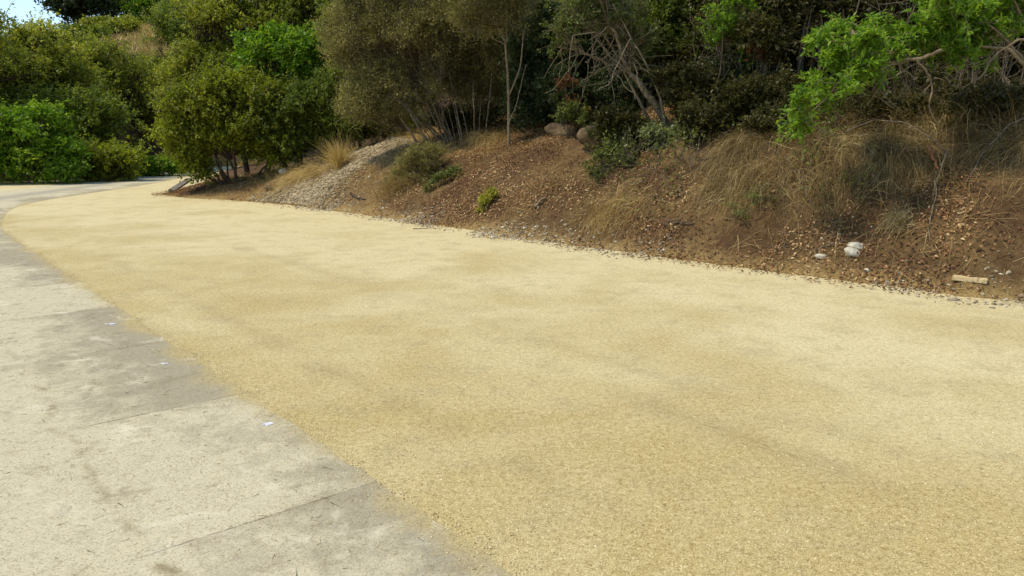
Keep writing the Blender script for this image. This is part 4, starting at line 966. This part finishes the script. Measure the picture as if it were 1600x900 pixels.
arch('dry grass under the shaded shrub right of the leaning tree', (1140, 228), (1330, 222), DOWN * 0.6, 1300, 0.6, 0.5, M['duststraw'], 16, -0.15, droop=(0.4, 1.2), spread=0.35)

def tuft(label, u, v, n, L, wide, seed, mat, tb):
    r = np.random.default_rng(seed)
    a = on_ground(u, v)[0]
    q = a + r.normal(0, 0.07, (n, 3)) * [1, 1, 0]; q[:, 2] = H(q[:, 0], q[:, 1])
    d = unit(np.stack([r.normal(-0.15, wide, n), r.normal(-0.1, wide, n), np.ones(n)], -1))
    return mound('grass_tuft', label, 'dry grass', q, d, r.uniform(0.5, 1, n) * L, r.uniform(0.006, 0.012, n), r.uniform(0.05, 0.5, n), mat, tb, seed)
tuft('pale fountain shaped tuft of dry grass left of the gravel slide', 533, 262, 520, 1.15, 0.42, 31, M['straw'], 0.3)

# dry grass covering the far hill clearing
def hill_grass():
    n = 14000
    Y = rng.uniform(44, 66, n); X = -0.455 * Y + rng.normal(2.3, 1.8, n)
    d = unit(rng.normal(0, 0.35, (n, 3)) + [0, 0, 1])
    vv, f, m = blades(np.stack([X, Y, H(X, Y) - 0.05], -1), d, rng.uniform(0.4, 0.9, n), rng.uniform(0.03, 0.06, n), rng.uniform(0.1, 0.5, n))
    tag(np_mesh('hill_grass', vv, f, M['straw'], attrs={'tint': np.repeat(np.clip(rng.normal(0.7, 0.2, n), 0, 1), m)}), 'golden dry grass on the hillside clearing', 'dry grass', kind='stuff')
hill_grass()

def distant_woodland():
    n = 2600
    X = rng.uniform(-110, -23, n); Y = rng.uniform(24, 75, n); yl = np.interp(X, tl[:, 0], tl[:, 1])
    k = (Y > yl + 1.5) & ((X / Y) < -0.72); X, Y = X[k], Y[k]; n = len(X)
    m = 90; rr = rng.uniform(0.8, 2.0, n)
    dv = unit(rng.normal(0, 1, (n, m, 3))); dv[..., 2] = np.abs(dv[..., 2]) - 0.25
    c = np.stack([X, Y, H(X, Y) + rr * rng.uniform(0.5, 1.6, n)], -1)[:, None] + dv * rr[:, None, None] * rng.uniform(0.75, 1.05, (n, m, 1))
    c = c.reshape(-1, 3); N = len(c)
    v, f = leaf_quads(c, unit(rng.normal(0, 1, (N, 3))), unit(rng.normal(0, 0.6, (N, 3)) + [0, 0, 0.9]), rng.uniform(0.25, 0.5, N), rng.uniform(0.14, 0.28, N))
    tag(np_mesh('distant_woodland', v, f, M['olive'], attrs={'tint': np.repeat(np.clip(np.repeat(rng.normal(0.42, 0.13, n), m) + rng.normal(0, 0.15, N), 0, 1), 4)}), 'far woodland covering the hill beyond the left trees', 'woodland', kind='stuff')
distant_woodland()

# ------------------------------------------------------------------ rocks, timber, sticks, paint dabs
import bmesh
from mathutils import noise as mnoise
def rock(name, label, cat, loc, size, mat, seed, sub=4, rough=0.22, rot=0.0, sink=0.25, flat=None):
    b = bmesh.new(); bmesh.ops.create_icosphere(b, subdivisions=sub, radius=1)
    for q in b.verts:
        p = q.co + Vector((seed * 3.1, seed * 1.7, seed * 5.3))
        h = mnoise.noise(p * 0.9) * rough * 1.6 + mnoise.noise(p * 2.4) * rough * 0.6 + mnoise.noise(p * 6) * rough * 0.18
        q.co *= 1 + h
        for i in range(3): q.co[i] *= size[i]
    me = bpy.data.meshes.new(name); b.to_mesh(me); b.free()
    for p in me.polygons: p.use_smooth = True
    me.materials.append(mat); o = bpy.data.objects.new(name, me); COL.objects.link(o)
    o.location = (loc[0], loc[1], loc[2] + size[2] * (1 - 2 * sink)); o.rotation_euler = (0.1, 0.15, rot)
    return tag(o, label, cat)
def pr(u, v): return on_ground(u, v)[0]
def mpp(p): return p[1] / F / CP
p = pr(940, 226); rock('boulder', 'larger brown boulder half hidden by the dark green bush', 'boulder', p, (0.42, 0.30, 0.22), M['rock'], 2, rot=0.2)
p = pr(880, 212); rock('boulder', 'smaller brown boulder under the dark blue green oak', 'boulder', p, (0.32, 0.25, 0.17), M['rock'], 5, rot=-0.3)
p = pr(443, 272); rock('rock', 'pale block of rock beside the low bough of the thicket', 'rock', p, (0.13, 0.11, 0.11), M['stone'], 8, rot=0.4)
p = pr(424, 296); rock('rock', 'flat tan rock low on the left bank', 'rock', p, (0.17, 0.12, 0.07), M['rock'], 9, rot=0.1)
p = pr(1338, 388); rock('stone', 'flatter pale stone behind the round one', 'stone', p, (0.105, 0.08, 0.046), M['stone'], 11, sub=3, rot=0.0)
p = pr(1331, 399); rock('stone', 'rounded white stone at the foot of the bank', 'stone', p, (0.095, 0.075, 0.062), M['stone'], 13, sub=3)
p = pr(1283, 403); rock('stone', 'grey angular stone beside the dead stick', 'stone', p, (0.075, 0.06, 0.035), M['stone'], 15, sub=3)
p = pr(1535, 452); rock('clod', 'black charred clod in front of the timber offcut', 'clod', p, (0.055, 0.045, 0.026), M['clod'], 17, sub=3, rough=0.4)
p = pr(1478, 452); rock('clod', 'dark earth lump left of the timber offcut', 'clod', p, (0.05, 0.04, 0.018), M['clod'], 19, sub=3, rough=0.4)

def board(name, label, cat, a, q, wd, th, mat, lift=0.0, tilt=0.0):
    a = np.asarray(a, float); q = np.asarray(q, float); L = np.linalg.norm(q - a)
    b = bmesh.new(); bmesh.ops.create_cube(b, size=1)
    for v in b.verts: v.co = Vector((v.co.x * L, v.co.y * wd, v.co.z * th))
    bmesh.ops.bevel(b, geom=list(b.edges), offset=th * 0.10, segments=2, affect='EDGES')
    for v in b.verts: v.co.z += 0.004 * math.sin(v.co.x * 9)
    me = bpy.data.meshes.new(name); b.to_mesh(me); b.free(); me.materials.append(mat)
    o = bpy.data.objects.new(name, me); COL.objects.link(o)
    m = (a + q) / 2; o.location = (m[0], m[1], m[2] + th / 2 + lift)
    dx, dy, dz = (q - a); o.rotation_euler = (tilt, -math.atan2(dz, math.hypot(dx, dy)), math.atan2(dy, dx))
    return tag(o, label, cat)
a, q = pr(1487, 444), pr(1542, 449); a[2] += 0.05; q[2] += 0.035
board('timber_offcut', 'pale timber offcut lying at the gravel edge', 'timber', a, q, 0.10, 0.045, M['wood'], 0.005, 0.05)
a, q = G(268, 303), G(297, 291); a = np.array([a[0], a[1], .05]); q = np.array([q[0] , q[1], 0.2])
board('timber_edging', 'grey weathered timber edging at the bank tip beside the road', 'timber', a, q, 0.16, 0.07, M['greywood'], -0.0, 0.3)

def stick(name, label, pts, ra, mat, lift=0.02, fork=None, seed=1):
    r = np.random.default_rng(seed)
    w = on_ground([p[0] for p in pts], [p[1] for p in pts]); w[:, 2] += lift + ra + np.array([p[2] if len(p) > 2 else 0 for p in pts])
    base = w[0].copy(); bag = Bag()
    q, _ = resample(w - base, 0.05); q = q + r.normal(0, ra * 0.3, q.shape)
    bag.add(*tubes(q[None], np.linspace(ra, ra * 0.5, len(q))[None], 7))
    for (i, fr, dv) in (fork or []):
        s0 = q[int(i * (len(q) - 1))]; e0 = s0 + np.asarray(dv); pp = bez(s0[None], ((s0 + e0) / 2 + r.normal(0, 0.02, 3))[None], e0[None], 6)
        bag.add(*tubes(pp, np.linspace(ra * fr, ra * fr * 0.4, 6)[None], 5))
    o = bag.build(name, mat, None, True); o.location = base
    return tag(o, label, 'stick')
stick('stick', 'short dark stick lying across the cone shaped grass mound', [(1090, 268, .12), (1118, 266, .16), (1136, 262, .18)], 0.018, M['dark_bark'], seed=2)
stick('stick', 'long bent pale stick leaning on the swept dead grass', [(1477, 266, .22), (1468, 285, .14), (1461, 304, .10), (1462, 318, .06), (1454, 342, .03), (1450, 365, .01), (1453, 384, 0)], 0.010, M['pale_bark'], seed=3)
stick('broken_branch', 'red brown broken branch end in the swept dead grass', [(1448, 257, .16), (1455, 268, .12), (1466, 282, .06)], 0.024, M['redwood'], seed=4, fork=[(0.3, 0.7, (0.02, -0.05, 0.06))])
stick('stick', 'dead forked stick beside the pale stones', [(1274, 396), (1290, 390, .02), (1308, 385, .03), (1326, 382, .02)], 0.011, M['bark'], seed=5, fork=[(0.6, 0.7, (0.16, 0.02, -0.01))])
stick('stick', 'dark log piece half buried below the grass mound', [(1044, 352), (1062, 354), (1084, 356)], 0.026, M['dark_bark'], seed=6)
stick('stick', 'thin dark stick lying level above the loose stones', [(1205, 371), (1235, 368), (1262, 366)], 0.012, M['dark_bark'], seed=7)
stick('stick', 'arched reddish stem rising left of the grass mound', [(1000, 325), (1008, 305, .05), (1020, 285, .10), (1045, 265, .14)], 0.007, M['redwood'], seed=8)
stick('stick', 'bark chip on the bare soil slope', [(836, 328, .01), (846, 320, .03), (856, 316, .04)], 0.028, M['pale_bark'], seed=9)
stick('stick', 'straight pale stem leaning at the thicket foot', [(698, 285, .0), (687, 268, .12), (676, 252, .25)], 0.007, M['pale_bark'], seed=10)
stick('stick', 'dark stick at the foot of the gravel slide', [(548, 306), (555, 311), (563, 314), (572, 315)], 0.03, M['dark_bark'], seed=11)
stick('stick', 'curved bare runner arching below the boulders', [(930, 262, .02), (950, 240, .1), (980, 228, .12), (1012, 223, .1)], 0.006, M['pale_bark'], seed=12)
stick('stick', 'grey twig lying at the gravel edge under the soil slope', [(645, 360), (668, 359), (690, 359)], 0.007, M['dark_bark'], seed=13)
stick('bough', 'low crooked pale bough in the dark thicket', [(398, 238, .25), (410, 246, .3), (422, 255, .2), (435, 258, .15), (452, 256, .1)], 0.035, M['pale_bark'], seed=14, fork=[(0.35, 0.7, (0.05, 0.0, 0.5))])
stick('dead_branch', 'dead arching branch over the swept dead grass', [(1318, 240, .25), (1362, 226, .30), (1410, 232, .30), (1455, 250, .22), (1492, 272, .08)], 0.012, M['bark'], seed=21, fork=[(0.3, 0.6, (0.2, -0.1, -0.25)), (0.6, 0.6, (-0.05, -0.2, -0.3)), (0.75, 0.5, (0.3, -0.05, 0.12))])
stick('dead_branch', 'dead curved branch in the grass by the right picture edge', [(1608, 224, .30), (1572, 236, .28), (1535, 262, .16), (1508, 296, .03)], 0.012, M['bark'], seed=22, fork=[(0.4, 0.6, (-0.3, -0.1, 0.05)), (0.7, 0.6, (0.1, -0.25, -0.15))])
stick('dead_branch', 'grey dead branch lying down the slope right of the grass mound', [(1225, 262, .12), (1248, 285, .1), (1262, 320, .04), (1290, 345, .0)], 0.009, M['bark'], seed=23, fork=[(0.4, 0.7, (0.25, -0.1, 0.1)), (0.7, 0.6, (-0.2, -0.15, 0.02))])
stick('stick', 'thin bare upright stem under the hanging sumac', [(1214, 250, .0), (1217, 240, .25), (1215, 232, .45)], 0.006, M['bark'], seed=15)

def dab(label, u, v, rx, ry, seed):
    r = np.random.default_rng(seed); c = G(u, v); n = 18; th = np.arange(n) * 2 * np.pi / n
    rad = 1 + 0.35 * np.sin(th * 2 + seed) * r.random() + r.normal(0, 0.16, n)
    top = np.stack([np.cos(th) * rad * rx, np.sin(th) * rad * ry, np.full(n, 0.007)], -1); bot = top * [1.05, 1.05, 0] + [0, 0, 0.0035]
    b = bmesh.new(); tv = [b.verts.new(p) for p in top]; bv = [b.verts.new(p) for p in bot]
    b.faces.new(tv)
    for i in range(n): b.faces.new((bv[i], bv[(i + 1) % n], tv[(i + 1) % n], tv[i]))
    me = bpy.data.meshes.new('paint_dab'); b.to_mesh(me); b.free(); me.materials.append(M['paint'])
    o = bpy.data.objects.new('paint_dab', me); COL.objects.link(o); o.location = (c[0], c[1], 0)
    return tag(o, label, 'paint mark', 'paint marks on the concrete')
dab('nearest ragged white paint dab on the concrete road', 418, 664, 0.026, 0.028, 1)
dab('small clean white paint dab on the second concrete slab', 258, 569, 0.024, 0.018, 2)
dab('farthest thin white paint dab on a dark stained slab', 174, 507, 0.045, 0.025, 3)
